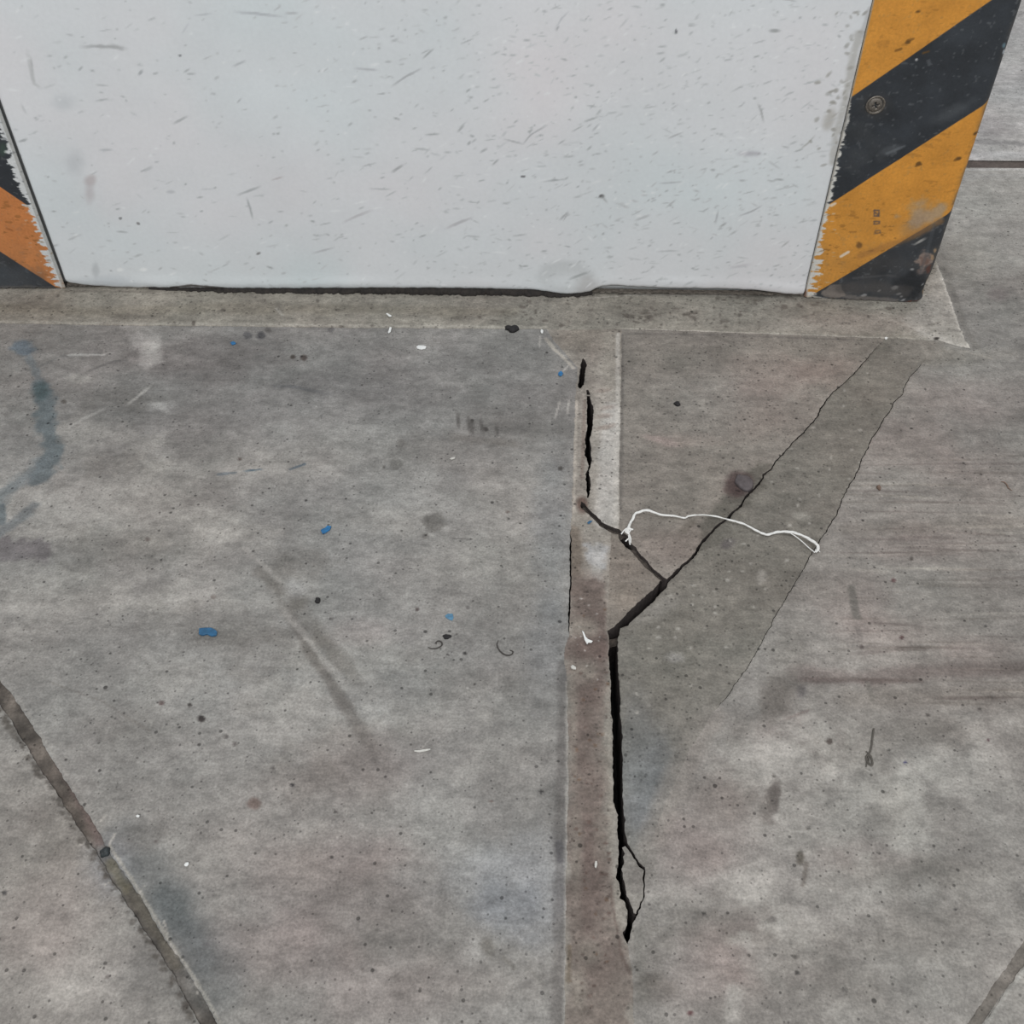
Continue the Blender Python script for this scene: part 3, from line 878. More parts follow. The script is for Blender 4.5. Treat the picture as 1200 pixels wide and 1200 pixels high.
        p.stroke([(935, 797), (1080, 798)], 6, (0.82, 0.79, 0.79), .8, .7, .6, 60, True)
        p.stroke([(1000, 818), (1220, 812)], 26, (0.9, 0.89, 0.88), .8, .8, .6, 60, True)
        p.stroke([(990, 620), (1220, 612)], 20, (0.92, 0.91, 0.9), .7, .8, .6, 60, True)
        p.ell(912, 820, 18, 30, (108, 103, 98), .75, .7, 15, .5, 70)
        p.ell(925, 760, 18, 44, (128, 124, 118), .6, .8, 15, .5, 70)
        p.ell(960, 690, 34, 16, (122, 117, 111), .5, .8, 0, .5, 70)
        p.stroke([(998, 690), (1001, 712), (1004, 722)], 9, (112, 108, 102), .7, .6, .5)
        p.stroke([(1004, 735), (1010, 752)], 6, (114, 108, 104), .5, .6, .5)
        p.stroke([(1017, 800), (1022, 822)], 5, (112, 108, 102), .6, .6, .5)
        p.ell(939, 810, 6, 7, (92, 88, 88), .7, .5)
        p.stroke([(915, 845), (948, 832)], 3, (112, 100, 96), .6, .6, .5)
        for cx, cy, rx, ry, a in ((900, 900, 50, 30, .6), (950, 860, 40, 20, .5), (880, 1035, 34, 20, .7), (940, 960, 70, 40, .35), (1010, 920, 60, 40, .4), (1055, 940, 22, 40, .6), (1060, 985, 30, 18, .6), (920, 1090, 40, 50, .5), (860, 1100, 14, 10, .6), (1130, 900, 60, 26, .5), (1160, 1040, 40, 24, .4), (1130, 1120, 40, 18, .4),
                                  (860, 1180, 10, 24, .6), (990, 1190, 40, 14, .5), (982, 945, 10, 8, .6), (856, 896, 5, 5, .6), (910, 870, 30, 14, .4), (1165, 850, 40, 16, .4), (1000, 1060, 60, 40, .3), (885, 1040, 20, 12, .6), (905, 1085, 16, 14, .6), (975, 910, 8, 12, .7), (990, 915, 6, 9, .7), (1045, 930, 16, 22, .5), (870, 1095, 10, 6, .7), (925, 890, 26, 10, .5)):
            p.ell(cx, cy, rx, ry, (164, 160, 154), min(1, a * 1.35), .55, 0, 1.0, 80)
        for cx, cy, rx, ry, a in ((850, 930, 40, 26, .5), (830, 1080, 60, 30, .5), (1070, 1020, 80, 20, .45), (1080, 1090, 70, 40, .35), (960, 1140, 80, 40, .3), (770, 1160, 30, 14, .7), (760, 1150, 14, 8, .6), (1100, 860, 60, 16, .4), (1000, 880, 50, 20, .3), (870, 850, 20, 20, .4), (1150, 690, 60, 30, .25), (1045, 950, 20, 40, .3), (760, 1100, 20, 40, .3)):
            p.ell(cx, cy, rx, ry, (0.85, 0.84, 0.83), a * 1.3, .7, 0, .8, 70, True)
        for cx, cy, r_, c in ((972, 869, 4, (70, 62, 58)), (1061, 893, 2, (44, 44, 80)), (1042, 879, 2, (60, 58, 56)), (1057, 747, 2.4, (70, 50, 50)), (1148, 831, 2, (60, 56, 54)), (1158, 867, 2, (76, 54, 60)), (1087, 838, 2.6, (80, 76, 72)), (934, 1140, 3, (60, 58, 56)), (932, 1122, 3, (90, 86, 82)), (809, 1187, 3, (84, 58, 58)), (825, 1071, 2.2, (60, 58, 56)),
                              (948, 970, 2, (60, 58, 56)), (1120, 1066, 2, (50, 50, 50)), (907, 909, 2, (70, 66, 62)), (1019, 1039, 2, (80, 76, 72)), (990, 1160, 4, (110, 106, 102)), (905, 1078, 5, (112, 108, 104)), (1047, 680, 3, (92, 70, 70)), (1068, 655, 2.6, (80, 74, 70)), (901, 717, 3, (76, 60, 58)), (856, 808, 2, (60, 56, 52)), (1010, 758, 3, (90, 82, 80))):
            p.ell(cx, cy, r_, r_ * .85, c, .85, .35, 0, .3, 300)
        p.ell(907, 938, 8, 26, (98, 92, 88), .9, .35, 8, .6, 120)
        p.ell(899, 945, 7, 20, (112, 106, 101), .6, .6, 8, .6, 120)
        p.ell(938, 1005, 5, 8, (92, 87, 80), .9, .35, 0, .3)
        p.stroke([(945, 1012), (941, 1037)], 5, (108, 102, 96), .8, .5, .5)
        p.ell(912, 818, 17, 30, (108, 103, 98), .75, .6, 15, .7, 70)
        p.stroke([(998, 688), (1001, 712), (1004, 722)], 8, (108, 104, 99), .8, .5, .5)
        # dirt edge of the wedge
        p.stroke([(838, 838), (812, 884), (790, 925), (770, 980)], 22, (150, 140, 133), .45, .8, .5, 60)
        p.stroke([(748, 1090), (748, 1130), (752, 1170)], 14, (120, 117, 111), .5, .8, .5)
        p.stroke([(742, 1085), (741, 1110)], 4, (150, 145, 138), .5, .6, .5)
        p.stroke([(1154, 1202), (1178, 1166), (1206, 1130)], 4, (160, 158, 152), .7, .5, .4)
    if key in ('H', 'Gband'):
        p.stroke(c2_end, 24, (133, 128, 122), .55, .8, .6, 70)
        p.ell(1082, 410, 42, 15, (134, 129, 122), .85, .6, 0, .5, 70)
        p.stroke([(1086, 402), (1084, 420)], 20, (132, 127, 120), .9, .6, .5)
    if key == 'J':
        p.ell(744, 1030, 10, 14, (116, 110, 106), .5, .7)
    if key == 'K':
        p.stroke([(1120, 181), (1240, 181)], 14, (184, 182, 181), .8, .5, .4)
        p.stroke([(1120, 165), (1240, 170)], 12, (140, 138, 137), .75, .6, .8)
        p.ell(1160, 150, 30, 14, (150, 146, 146), .6, .7)
        p.ell(1190, 100, 30, 20, (176, 174, 174), .5, .7)
        p.ell(1180, 40, 30, 30, (172, 171, 171), .5, .7)


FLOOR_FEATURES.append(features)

floor = bpy.data.objects.new('floor', None)
COL.objects.link(floor)
set_props(floor, 'worn grey concrete floor of cracked slabs and mortar strips', kind='structure')


def build_slab(key, s):
    rings = s['rings']
    fineP = grid_inside(rings, STEP, True)
    coarse = grid_inside(rings, 0.025, False)
    inner = np.vstack([fineP, coarse])
    B = np.vstack(rings)
    V = np.vstack([B, inner])
    edges, faces, o = [], [], 0
    for rg in rings:
        n = len(rg)
        edges += [(o + i, o + (i + 1) % n) for i in range(n)]
        o += n
    res = delaunay_2d_cdt([Vector(v) for v in V.tolist()], edges, [], 0, 1e-7, True)
    P = np.array([tuple(v) for v in res[0]])
    F = np.array(res[2], np.int32)
    nb = len(B)
    rim = np.array([all(q < nb for q in o_) for o_ in res[3]])
    ti = np.nonzero(rim[F].all(1))[0]           # triangles with an inner point lie inside; test the others
    c = P[F[ti]].mean(1)
    ins = np.zeros(len(c), bool)
    for rg in rings:
        for a, b in zip(rg, np.roll(rg, -1, 0)):
            hit = (a[1] > c[:, 1]) != (b[1] > c[:, 1])
            if hit.any():
                ins ^= hit & (c[:, 0] < a[0] + (c[:, 1] - a[1]) / ((b[1] - a[1]) or 1e-12) * (b[0] - a[0]))
    keep = np.ones(len(F), bool)
    keep[ti[~ins]] = False
    F = F[keep]
    z = s['z0'] + undul(P)
    if s['bev']:
        k2 = KDTree(len(s['bev']))
        for i, q in enumerate(s['bev']):
            k2.insert((q[0], q[1], 0), i)
        k2.balance()
        x0, x1 = np.min(s['bev'], 0) - 0.004, np.max(s['bev'], 0) + 0.004
        cand = np.nonzero((P > x0).all(1) & (P < x1).all(1))[0]
        for i in cand:
            dd = k2.find((P[i, 0], P[i, 1], 0))[2]
            if dd < 0.0016:
                z[i] -= 0.0006 * (1 - dd / 0.0016) ** 2
    if key in ('groove', 'rgroove'):
        z += 0.0009 * fbm(P[:, 0] * 170, P[:, 1] * 170, 61, 3)
    p = paint_floor(key, P, s['base'])
    tint = p.rgba()
    V3 = np.column_stack([P, z])
    # side walls down into the ground
    depth = -0.05 if key not in ('groove', 'rgroove', 'jfar') else -0.02
    sv, sf, st = [], [], []
    base_n = len(V3)
    kd3 = KDTree(len(B))
    wall = np.append(lin((70, 64, 62)), 0.1)          # broken faces in one dark tone
    for rg in rings:
        n = len(rg)
        o = base_n + len(sv)
        zt = s['z0'] - (0.0006 if s['bev'] else 0.0) + undul(rg)
        for q, zz in zip(rg, zt):
            sv.append((q[0], q[1], zz))
        for q in rg:
            sv.append((q[0], q[1], depth))
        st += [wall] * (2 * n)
        for i in range(n):
            j = (i + 1) % n
            sf.append((o + i, o + j, o + n + j))
            sf.append((o + i, o + n + j, o + n + i))
    V3 = np.vstack([V3, np.array(sv)])
    F = np.vstack([F, np.array(sf, np.int32)])
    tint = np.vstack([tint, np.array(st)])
    me = tri_mesh(s['name'], V3, F, tint)
    o = link(s['name'], me, M_CON, floor)
    if s['label']:
        o['label'] = s['label']
    return o


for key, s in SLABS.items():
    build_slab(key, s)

# what lies under the cracks
bm = bmesh.new()
bmesh.ops.create_grid(bm, x_segments=30, y_segments=30, size=1.0)
for v in bm.verts:
    v.co = (v.co.x * 1.55 + 0.3, v.co.y * 1.65 + 0.9, -0.048 + random.uniform(-0.002, 0.002))
me = bpy.data.meshes.new('subsoil')
bm.to_mesh(me)
bm.free()
link('subsoil', me, M_SOIL, floor)


def ribbon(name, pts, wpx, z, mat, parent, label=None, rough=0.0006):
    """lumpy dirt lying in a crack"""
    V, F = [], []
    W_ = [tow(p) for p in pts]
    fine = []
    for a, b in zip(W_[:-1], W_[1:]):
        n = max(1, int(math.hypot(b[0] - a[0], b[1] - a[1]) / 0.002))
        fine += [(a[0] + (b[0] - a[0]) * i / n, a[1] + (b[1] - a[1]) * i / n) for i in range(n)]
    fine.append(W_[-1])
    m = 7
    for i, q in enumerate(fine):
        a, b = np.array(fine[max(i - 1, 0)]), np.array(fine[min(i + 1, len(fine) - 1)])
        t = (b - a) / max(np.hypot(*(b - a)), 1e-9)
        nrm = np.array([-t[1], t[0]])
        for k in range(m):
            c = np.array(q) + nrm * (k / (m - 1) - 0.5) * wpx
            V.append((c[0], c[1], z + random.uniform(-rough, rough)))
    for i in range(len(fine) - 1):
        for k in range(m - 1):
            F.append((i * m + k, i * m + k + 1, (i + 1) * m + k + 1, (i + 1) * m + k))
    me = tri_mesh(name, V, F)
    o = link(name, me, mat, parent)
    if label:
        o['label'] = label
    return o


M_DIRT = plain('packed_dirt', (84, 76, 70), 0.95, 0.28, 350)
ribbon('dirt_filling', [(681, 592), (690, 600), (700, 610), (712, 619), (722, 622), (729, 628)], 0.0085, -0.0042, M_DIRT, floor, 'grey dirt in the short diagonal crack')
ribbon('dirt_filling', [(741, 640), (752, 653), (764, 667), (774, 677)], 0.0085, -0.0042, M_DIRT, floor)
ribbon('dirt_filling', [(717, 739), (721, 748)], 0.009, -0.010, M_DIRT, floor)

# ================================================================== PILLAR
pillar = bpy.data.objects.new('pillar', None)
COL.objects.link(pillar)
set_props(pillar, 'white painted pillar with scratched plaster face standing on the concrete floor', kind='structure')


def box_mesh(name, x0, x1, y0, y1, z0, z1):
    bm = bmesh.new()
    bmesh.ops.create_cube(bm, size=1)
    for v in bm.verts:
        v.co = ((x0 + x1) / 2 + v.co.x * (x1 - x0), (y0 + y1) / 2 + v.co.y * (y1 - y0), (z0 + z1) / 2 + v.co.z * (z1 - z0))
    bmesh.ops.bevel(bm, geom=bm.edges[:], offset=0.004, segments=2, affect='EDGES')
    me = bpy.data.meshes.new(name)
    bm.to_mesh(me)
    bm.free()
    return me


XL, XR = -0.4559, 0.2531                        # plaster face between the two guards
PX0, PX1 = -0.566, 0.3605
link('pillar_core', box_mesh('pillar_core', PX0, PX1, YW + 0.0065, YW + 0.235, 0.0012, 2.4), M_CORE, pillar, smooth=False)

bot = [(72, 331.5), (82, 334), (100, 337), (125, 338.5), (160, 339.5), (250, 340.5), (350, 341), (450, 340), (560, 341), (620, 342.5), (645, 344.5), (665, 346), (682, 345), (692, 343.5), (699, 340.5), (706, 338), (716, 337), (740, 338.5), (800, 340.5), (850, 341), (880, 342.5), (905, 345.5), (922, 347.5), (938, 348), (950, 347)]
bx = np.array([W(q)[0] for q in bot])
bz = np.array([W((q[0], q[1] - 1.0))[1] for q in bot])


def plaster_face():
    st = 0.001
    xs = np.linspace(XL, XR, int((XR - XL) / st))
    nz = 320
    t = np.arange(nz) * st
    zs = np.concatenate([t, [0.36, 0.45, 0.6, 0.9, 1.4, 2.0, 2.4]])
    zb = np.interp(xs, bx, bz)
    zb = zb + 0.0004 * vnoise(xs * 200, xs * 0, 5)
    X, Z = np.meshgrid(xs, zs)
    Zb = np.meshgrid(zb, zs)[0]
    Zr = Zb * np.clip(1 - Z / 0.30, 0, 1) + Z
    R_ = 0.0045
    edge = np.minimum(X - XL, XR - X)
    rx = np.where(X < 0, 0.0038, 0.0010)
    dx = np.clip(1 - edge / rx, 0, 1)
    dz = np.clip(1 - Z / R_, 0, 1)
    Y = YW + R_ * (1 - np.sqrt(np.clip(1 - dz ** 2, 0, 1))) + rx * (1 - np.sqrt(np.clip(1 - dx ** 2, 0, 1)))
    # hand-trowelled face, thicker drip of paint along the foot, a blister near the middle
    Y -= 0.0007 * fbm(X * 14, Z * 14, 3, 3) + 0.0010 * np.exp(-((Z - 0.008) / 0.006) ** 2) * (0.6 + 0.4 * vnoise(X * 22, Z * 0, 8))
    bc = np.array(W((665, 340)))
    Y -= 0.0024 * np.exp(-(((X - bc[0]) / 0.021) ** 2 + ((Zr - 0.006) / 0.014) ** 2) ** 1.6)
    P = np.column_stack([X.ravel(), Zr.ravel()])
    p = Paint(P, (213, 216, 218), W)
    p.C *= 1 + (fbm(P[:, 0] * 9, P[:, 1] * 9, 11, 3)[:, None] * np.array([0.035, 0.0, 0.0]))
    n = fbm(P[:, 0] * 26, P[:, 1] * 26, 12, 3)
    p.C *= (1 + 0.012 * n)[:, None]

    def st_(q, w, c=(150, 154, 158), a=.7, **k):
        c = tuple(.72 * v + .28 * 200 for v in c)
        p.stroke(q, w * .72, c, a * .9, k.get('soft', .6), k.get('rough', .5), 250, fade=k.get('fade', True))
    # marks one can point at
    st_([(94, 55), (112, 54), (130, 55), (148, 57)], 5, (138, 140, 141), .75)
    st_([(128, 53), (146, 57)], 7, (150, 152, 152), .5)
    st_([(32, 60), (36, 80), (40, 98), (48, 103)], 6, (172, 174, 174), .75)
    st_([(36, 66), (39, 86)], 3, (150, 152, 152), .5)
    st_([(25, 122), (31, 134)], 4, (176, 179, 181), .6)
    st_([(274, 14), (300, 16), (335, 20)], 4, (158, 162, 168), .7)
    st_([(334, 16), (350, 15)], 4, (150, 152, 156), .6)
    st_([(228, 18), (248, 16)], 3, (160, 164, 170), .6)
    st_([(213, 40), (222, 26)], 3, (180, 184, 190), .5)
    st_([(273, 78), (288, 71)], 4, (150, 154, 158), .7)
    st_([(162, 88), (167, 82)], 4, (130, 134, 138), .8)
    p.ell(211, 65, 2, 1.2, (120, 122, 125), .8)
    st_([(203, 145), (220, 136)], 3.4, (140, 144, 146), .7)
    st_([(289, 232), (293, 244), (296, 257)], 3.6, (136, 140, 142), .8)
    st_([(278, 229), (306, 218)], 3.6, (144, 148, 150), .75)
    st_([(318, 211), (332, 207)], 3, (158, 146, 146), .6)
    st_([(366, 297), (392, 290)], 3.4, (164, 164, 168), .7)
    p.ell(303, 297, 3, 1.5, (120, 118, 118), .8, .4, -25)
    p.ell(162, 262, 2.4, 1.5, (115, 113, 113), .8, .4, 25)
    p.ell(141, 256, 2, 1.5, (120, 122, 122), .8)
    p.ell(106, 211, 6, 6, (178, 168, 168), .6, .6)
    p.ell(105, 226, 5, 10, (184, 178, 180), .55, .7)
    p.ell(88, 190, 10, 12, (186, 189, 192), .5, .8)
    p.ell(75, 120, 12, 8, (188, 192, 195), .5, .8)
    st_([(116, 176), (133, 175)], 4, (158, 162, 165), .6)
    st_([(168, 201), (179, 195)], 5, (162, 166, 168), .6)
    p.ell(200, 225, 5, 2, (172, 175, 178), .5, .5)
    st_([(459, 101), (475, 90), (494, 80)], 3.4, (146, 148, 152), .8)
    st_([(416, 80), (443, 82)], 3.4, (158, 160, 166), .7)
    st_([(459, 202), (473, 193)], 4, (138, 140, 142), .8)
    st_([(484, 174), (504, 176)], 3.4, (158, 162, 164), .7)
    st_([(432, 221), (458, 222)], 3, (158, 162, 164), .7)
    st_([(402, 261), (418, 253), (436, 246)], 4, (164, 160, 164), .6)
    st_([(522, 268), (540, 260), (554, 255)], 4.5, (162, 160, 164), .75)
    st_([(650, 35), (658, 22), (667, 13)], 3, (164, 166, 172), .6)
    st_([(652, 36), (655, 30)], 3, (130, 132, 136), .7)
    st_([(613, 169), (622, 158), (641, 147)], 3, (142, 144, 148), .75)
    st_([(590, 163), (613, 169)], 3, (148, 150, 152), .7)
    p.ell(613, 207, 3, 1.6, (104, 104, 106), .8)
    st_([(636, 213), (664, 210)], 3, (154, 158, 160), .7)
    st_([(656, 258), (666, 248)], 3.4, (140, 142, 144), .75)
    st_([(660, 259), (666, 249)], 2, (140, 142, 144), .75)
    p.ell(705, 230, 3, 2, (80, 78, 78), .85, .4)
    st_([(705, 230), (712, 238)], 3, (150, 152, 152), .7)
    st_([(694, 154), (702, 145)], 3, (156, 158, 162), .7)
    st_([(783, 162), (800, 155)], 3, (146, 148, 150), .7)
    st_([(773, 215), (800, 213)], 3, (150, 154, 158), .7)
    st_([(780, 244), (792, 234)], 3, (154, 156, 158), .7)
    st_([(744, 259), (762, 252)], 4, (158, 160, 162), .7)
    st_([(770, 295), (795, 294)], 3, (156, 160, 162), .6)
    p.ell(792, 37, 1.4, 3, (90, 92, 96), .8)
    st_([(888, 121), (892, 130), (895, 143)], 3, (134, 134, 134), .75)
    st_([(938, 175), (947, 168), (955, 159)], 3, (150, 150, 146), .8)
    st_([(866, 253), (880, 248), (893, 241)], 3, (140, 142, 146), .75)
    st_([(838, 263), (842, 246)], 3, (150, 154, 158), .7)
    st_([(915, 290), (925, 282)], 3.4, (146, 148, 148), .7)
    st_([(855, 314), (880, 310)], 5, (178, 176, 182), .6)
    p.ell(877, 180, 12, 4, (178, 178, 184), .6, .6)
    p.ell(908, 36, 6, 2, (140, 142, 142), .7, .6)
    p.stroke([(868, 180), (890, 180)], 4, (174, 172, 178), .5)
    for k in range(46):                          # grey crumbs beside the right guard, upper part
        t = random.random()
        x0, y0 = 1018 - t * 44 + random.gauss(-10, 12), 10 + t * 190 + random.gauss(0, 5)
        p.ell(x0, y0, random.uniform(1, 4.2), random.uniform(1, 2.4), (146, 144, 138), random.uniform(.4, .8), .5, random.uniform(-60, 20), .5, 300)
    p.stroke([(1006, 40), (998, 80), (990, 120), (980, 160), (976, 190)], 9, (166, 164, 158), .6, .7, .8, 140)
    p.stroke([(1018, 10), (1010, 40)], 6, (170, 170, 170), .6, .7, .8, 140)
    p.ell(972, 140, 6, 12, (162, 158, 150), .6, .7, 20)
    # blister's shade painted as a greyish patch, scuffed foot
    p.ell(662, 324, 32, 18, (184, 187, 188), .55, .25, 0, .1)
    p.ell(688, 334, 12, 10, (160, 158, 156), .55, .8)
    p.stroke([(666, 327), (690, 319)], 3, (146, 150, 150), .7, fade=True)
    p.stroke([(80, 330), (200, 335), (450, 335), (640, 340)], 5, (190, 194, 196), .6, .7, .7, 120)
    p.stroke([(696, 343), (712, 338), (760, 339.5), (860, 341)], 4, (176, 170, 164), .7, .6, .6)
    p.ell(128, 330, 30, 7, (186, 192, 196), .6, .7)
    p.ell(112, 316, 4, 8, (176, 180, 182), .6, .6)
    for cx, cy in ((141, 316), (168, 316)):
        p.ell(cx, cy, 4, 2, (232, 234, 234), .8, .5)
    p.stroke([(200, 337), (225, 334.5), (262, 338)], 3, (60, 54, 50), .8, .5, .6)
    # countless small nicks, denser to the right and towards the foot
    x_all = []
    while len(x_all) < 1900:
        cx, cy = random.uniform(10, 1000), random.uniform(-10, 338)
        dens = 0.22 + 0.78 * sstep(250, 820, np.array(cx)) * (0.55 + 0.45 * cy / 340)
        if random.random() < dens:
            x_all.append((cx, cy))
    for cx, cy in x_all:
        L = random.choice((1, 1.5, 2, 2, 2.5, 3, 3, 4, 5, 7)) * random.uniform(.6, 1.3)
        ang = math.radians(random.gauss(14, 20))
        dx, dy = L * math.cos(ang), -L * math.sin(ang)
        g = random.choice((186, 190, 194, 180, 174, 162))
        if random.random() < 0.14:
            p.stroke([(cx - dx, cy - dy), (cx + dx, cy + dy)], random.uniform(1.6, 3), (229, 231, 232), random.uniform(.3, .7), .6, .5, 260, fade=True)
        else:
            p.stroke([(cx - dx, cy - dy), (cx + dx, cy + dy)], random.uniform(1.3, 2.6), (g, g + 3, g + 4), random.uniform(.35, .85), .6, .5, 260, fade=True)
    p.C = np.clip(p.C * 1.02, 0, 255)
    nx, nzt = len(xs), len(zs)
    i, j = np.meshgrid(np.arange(nx - 1), np.arange(nzt - 1))
    a = (j * nx + i).ravel()
    F = np.column_stack([a, a + 1, a + 1 + nx, a + nx])
    V = np.column_stack([X.ravel(), Y.ravel(), Zr.ravel()])
    me = tri_mesh('plaster_face', V, F, p.rgba())
    return link('plaster_face', me, M_PLA, pillar)


plaster_face()


def tar_bead():
    """black tar squeezed out under the plaster: irregular, thicker in the middle of its run"""
    x0, x1 = W((175, 341))[0], W((694, 345))[0]
    n, m = 620, 10
    V, F = [], []
    for i in range(n):
        x = x0 + (x1 - x0) * i / (n - 1)
        t = i / (n - 1)
        zt = np.interp(x, bx, bz) + 0.0012
        env = min(1, t * 9, (1 - t) * 30)
        ex = 0.0028 + 0.0018 * abs(vnoise(np.array(x * 60.), np.array(1.), 3)) + 0.0010 * vnoise(np.array(x * 260.), np.array(2.), 4) + 0.0009 * vnoise(np.array(x * 620.), np.array(2.), 6)
        ex = max(0.0003, float(ex)) * env
        h = (zt - 0.0012) * 1.0 + 0.0004 * float(vnoise(np.array(x * 500.), np.array(7.), 9))
        for k in range(m):
            a = math.pi / 2 * k / (m - 1)
            V.append((x, YW + 0.0040 - (0.0040 + ex) * math.sin(a), 0.0010 + (h + 0.0012) * math.cos(a)))
    for i in range(n - 1):
        for k in range(m - 1):
            F.append((i * m + k, i * m + k + 1, (i + 1) * m + k + 1, (i + 1) * m + k))
    o = link('tar_bead', tri_mesh('tar_bead', V, F), M_TAR, pillar)
    o['label'] = 'black tar line under the plaster'


tar_bead()
ribbon('mortar_bed', [Wp(W((78, 338))[0], YW + 0.004), Wp(XR, YW + 0.004)], 0.006, 0.0030, plain('mortar', (112, 105, 97), 0.9, 0.2, 300), pillar, rough=0.0008)


# ------------------------------------------------------------------ corner guards
ORANGE, BLACK = (206, 142, 58), (49, 53, 58)


def corner_guard(side, label):
    """side +1: guard at the right edge of the face; local u runs outwards along the face, then round the corner and back"""
    wid = 0.1125 if side > 0 else 0.112
    xin = 0.2533 if side > 0 else -0.4571
    proud_in, proud_out = (0.0006, 0.0062) if side > 0 else (0.0010, 0.0040)
    Rc = 0.007
    st = 0.0008
    arc = Rc * math.pi / 2
    flat = wid - Rc
    us = np.concatenate([np.arange(0, flat, st), flat + np.arange(0, arc, st), np.linspace(flat + arc, flat + arc + 0.08, 30)])
    zs = np.concatenate([np.arange(0, 0.31, st), np.linspace(0.32, 0.9, 60)])
    U, Z = np.meshgrid(us, zs)
    zbase = 0.0012
    if side > 0:
        zb = np.interp(us, [0, 0.006, 0.05, 0.09, flat, flat + arc * .6, flat + arc, 1], [0.0028, 0.0016, 0.0014, 0.0012, 0.0016, 0.0045, 0.0075, 0.0075])
    else:
        zb = np.full(len(us), 0.0018)
    zb = zb + 0.0007 * vnoise(us * 260, us * 0, 12) + 0.0004 * vnoise(us * 900, us * 0, 14)
    Zr = Z + np.meshgrid(zb, zs)[0] * np.clip(1 - Z / 0.05, 0, 1)
    a = np.clip((U - flat) / Rc, 0, math.pi / 2)
    over = np.clip(U - flat - arc, 0, None)
    du = np.minimum(U, flat) + Rc * np.sin(a)
    dy = Rc * (1 - np.cos(a)) + over
    X = xin + side * du
    front = YW - proud_in - (proud_out - proud_in) * np.minimum(du, wid) / wid
    Y = front + dy
    Y -= 0.0005 * fbm(U * 25, Z * 25, 8, 3)
    Y += (0.0003 if side > 0 else 0.0009) * np.clip(1 - U / 0.0022, 0, 1) ** 2          # rolled inner edge
    # knocked corner at the foot of the right guard
    if side > 0:
        k = np.exp(-(((U - flat - arc / 2) / 0.012) ** 2 + ((Z - 0.012) / 0.014) ** 2))
        Y += 0.0016 * k * (1 + fbm(U * 150, Z * 150, 5, 3))
        X -= 0.0020 * k
    P = np.column_stack([U.ravel(), Zr.ravel()])
    u, z = P[:, 0], P[:, 1]

    def to(q):
        x, zz = W(q, YW - (0.003 if side > 0 else 0.002))
        return ((x - xin) * side, zz)
    p = Paint(P, ORANGE, to)
    # stripes at about 45 degrees, 100 mm apart up the edge, rising outwards on both guards
    if side > 0:
        s = z - u * 0.905 + 0.0022
        k = np.floor(s / 0.1 + 100).astype(int)
        g = (s / 0.1 + 100) % 1 * 0.1
        first_black = 0                          # strip below the lowest line is black
        blk = (k % 2) == 1
    else:
        s = z - u * 1.02 + 0.0065
        per = 0.0905
        k = np.floor(s / per + 100).astype(int)
        g = (s / per + 100) % 1 * per
        blk = (k % 2) == 1
    wbl = np.where(blk, 1.0, 0.0)
    e = np.where(blk, np.minimum(g, (0.1 if side > 0 else 0.0905) - g), -np.minimum(g, (0.1 if side > 0 else 0.0905) - g))
    wbl = sstep(-0.0005, 0.0005, e)
    oc = np.array(ORANGE if side > 0 else (196, 124, 70), float)
    p.C = oc + (np.array(BLACK, float) - oc) * wbl[:, None]
    fb = fbm(u * 60, z * 60, 30, 4)
    p.C *= (1 + np.where(wbl > .5, 0.22, 0.05) * fb)[:, None]
    idx = np.arange(len(u))
    # grime on the lower part
    low = sstep(0.13, 0.0, z) * (0.55 + 0.6 * fbm(u * 70, z * 70, 33, 4))
    p.put(idx, np.clip(low * np.where(wbl > .5, .30, .28), 0, 1), (128, 112, 96))
    # torn paint along the inner edge
    jag = fbm(u * 130 + z * 60, z * 420, 51, 3)
    if side > 0:
        lim = (0.0034 + 0.0052 * sstep(0.12, 0.0, z)) * (0.75 + 1.5 * jag) * sstep(0.205, 0.185, z)
        white = (206, 204, 198)
    else:
        lim = 0.0085 * (0.8 + 1.1 * jag)
        white = (206, 208, 208)
    w_ = sstep(0.0006, -0.0006, u - lim)
    p.put(idx, w_, white)
    if side < 0:
        p.put(idx, sstep(0.0034, 0.0024, u), (172, 173, 170))
    else:
        p.put(idx, .7 * sstep(0.0014, 0.0008, u), (150, 146, 138))
    # flecks: scratches down to white or grey
    spk = fbm(u * 330, z * 330, 61, 2)
    p.put(idx, .5 * sstep(.37, .46, spk) * np.where(wbl > .5, 1, .25), (100, 103, 106))
    spd = fbm(u * 160, z * 420, 67, 3)
    p.put(idx, .55 * sstep(.36, .46, spd) * (1 - wbl) * (0.35 + .65 * sstep(0.14, 0.02, z)), (116, 78, 34))
    fl = fbm(u * 220 + 9, z * 500, 71, 2)
    p.put(idx, .9 * sstep(.42, .5, fl) * sstep(0.03, 0.002, u) * sstep(0.2, 0.02, z), (200, 196, 188))
    if side > 0:
        # paint worn along the bend and knocked off at the foot
        ben = np.exp(-((u - flat - arc * .55) / 0.0035) ** 2)
        p.put(idx, np.clip(ben * (0.5 + 1.6 * fbm(u * 90, z * 90, 81, 3)) * .45, 0, .7), (84, 78, 72))
        p.ell(1083, 250, 22, 12, (164, 148, 130), .75, .5, -10, 1.1, 110)
        p.ell(1074, 262, 18, 10, (150, 128, 108), .45, .7, -30)
        p.stroke([(1008, 300), (1070, 276), (1100, 258)], 8, (150, 106, 60), .5, .7, .6)
        p.ell(1083, 303, 8.5, 8.5, (142, 124, 114), .9, .3, 0, 1.0, 240)
        p.ell(1084, 303, 6, 6, (108, 86, 78), .9, .35, 0, .9, 260)
        p.ell(1078, 317, 5, 4, (120, 104, 98), .8, .4, 0, .9, 260)
        p.ell(1088, 314, 3, 4, (92, 58, 50), .8, .5, 0, .8, 260)
        p.stroke([(1070, 286), (1085, 277)], 3, (168, 166, 162), .8, .4, .4, fade=True)
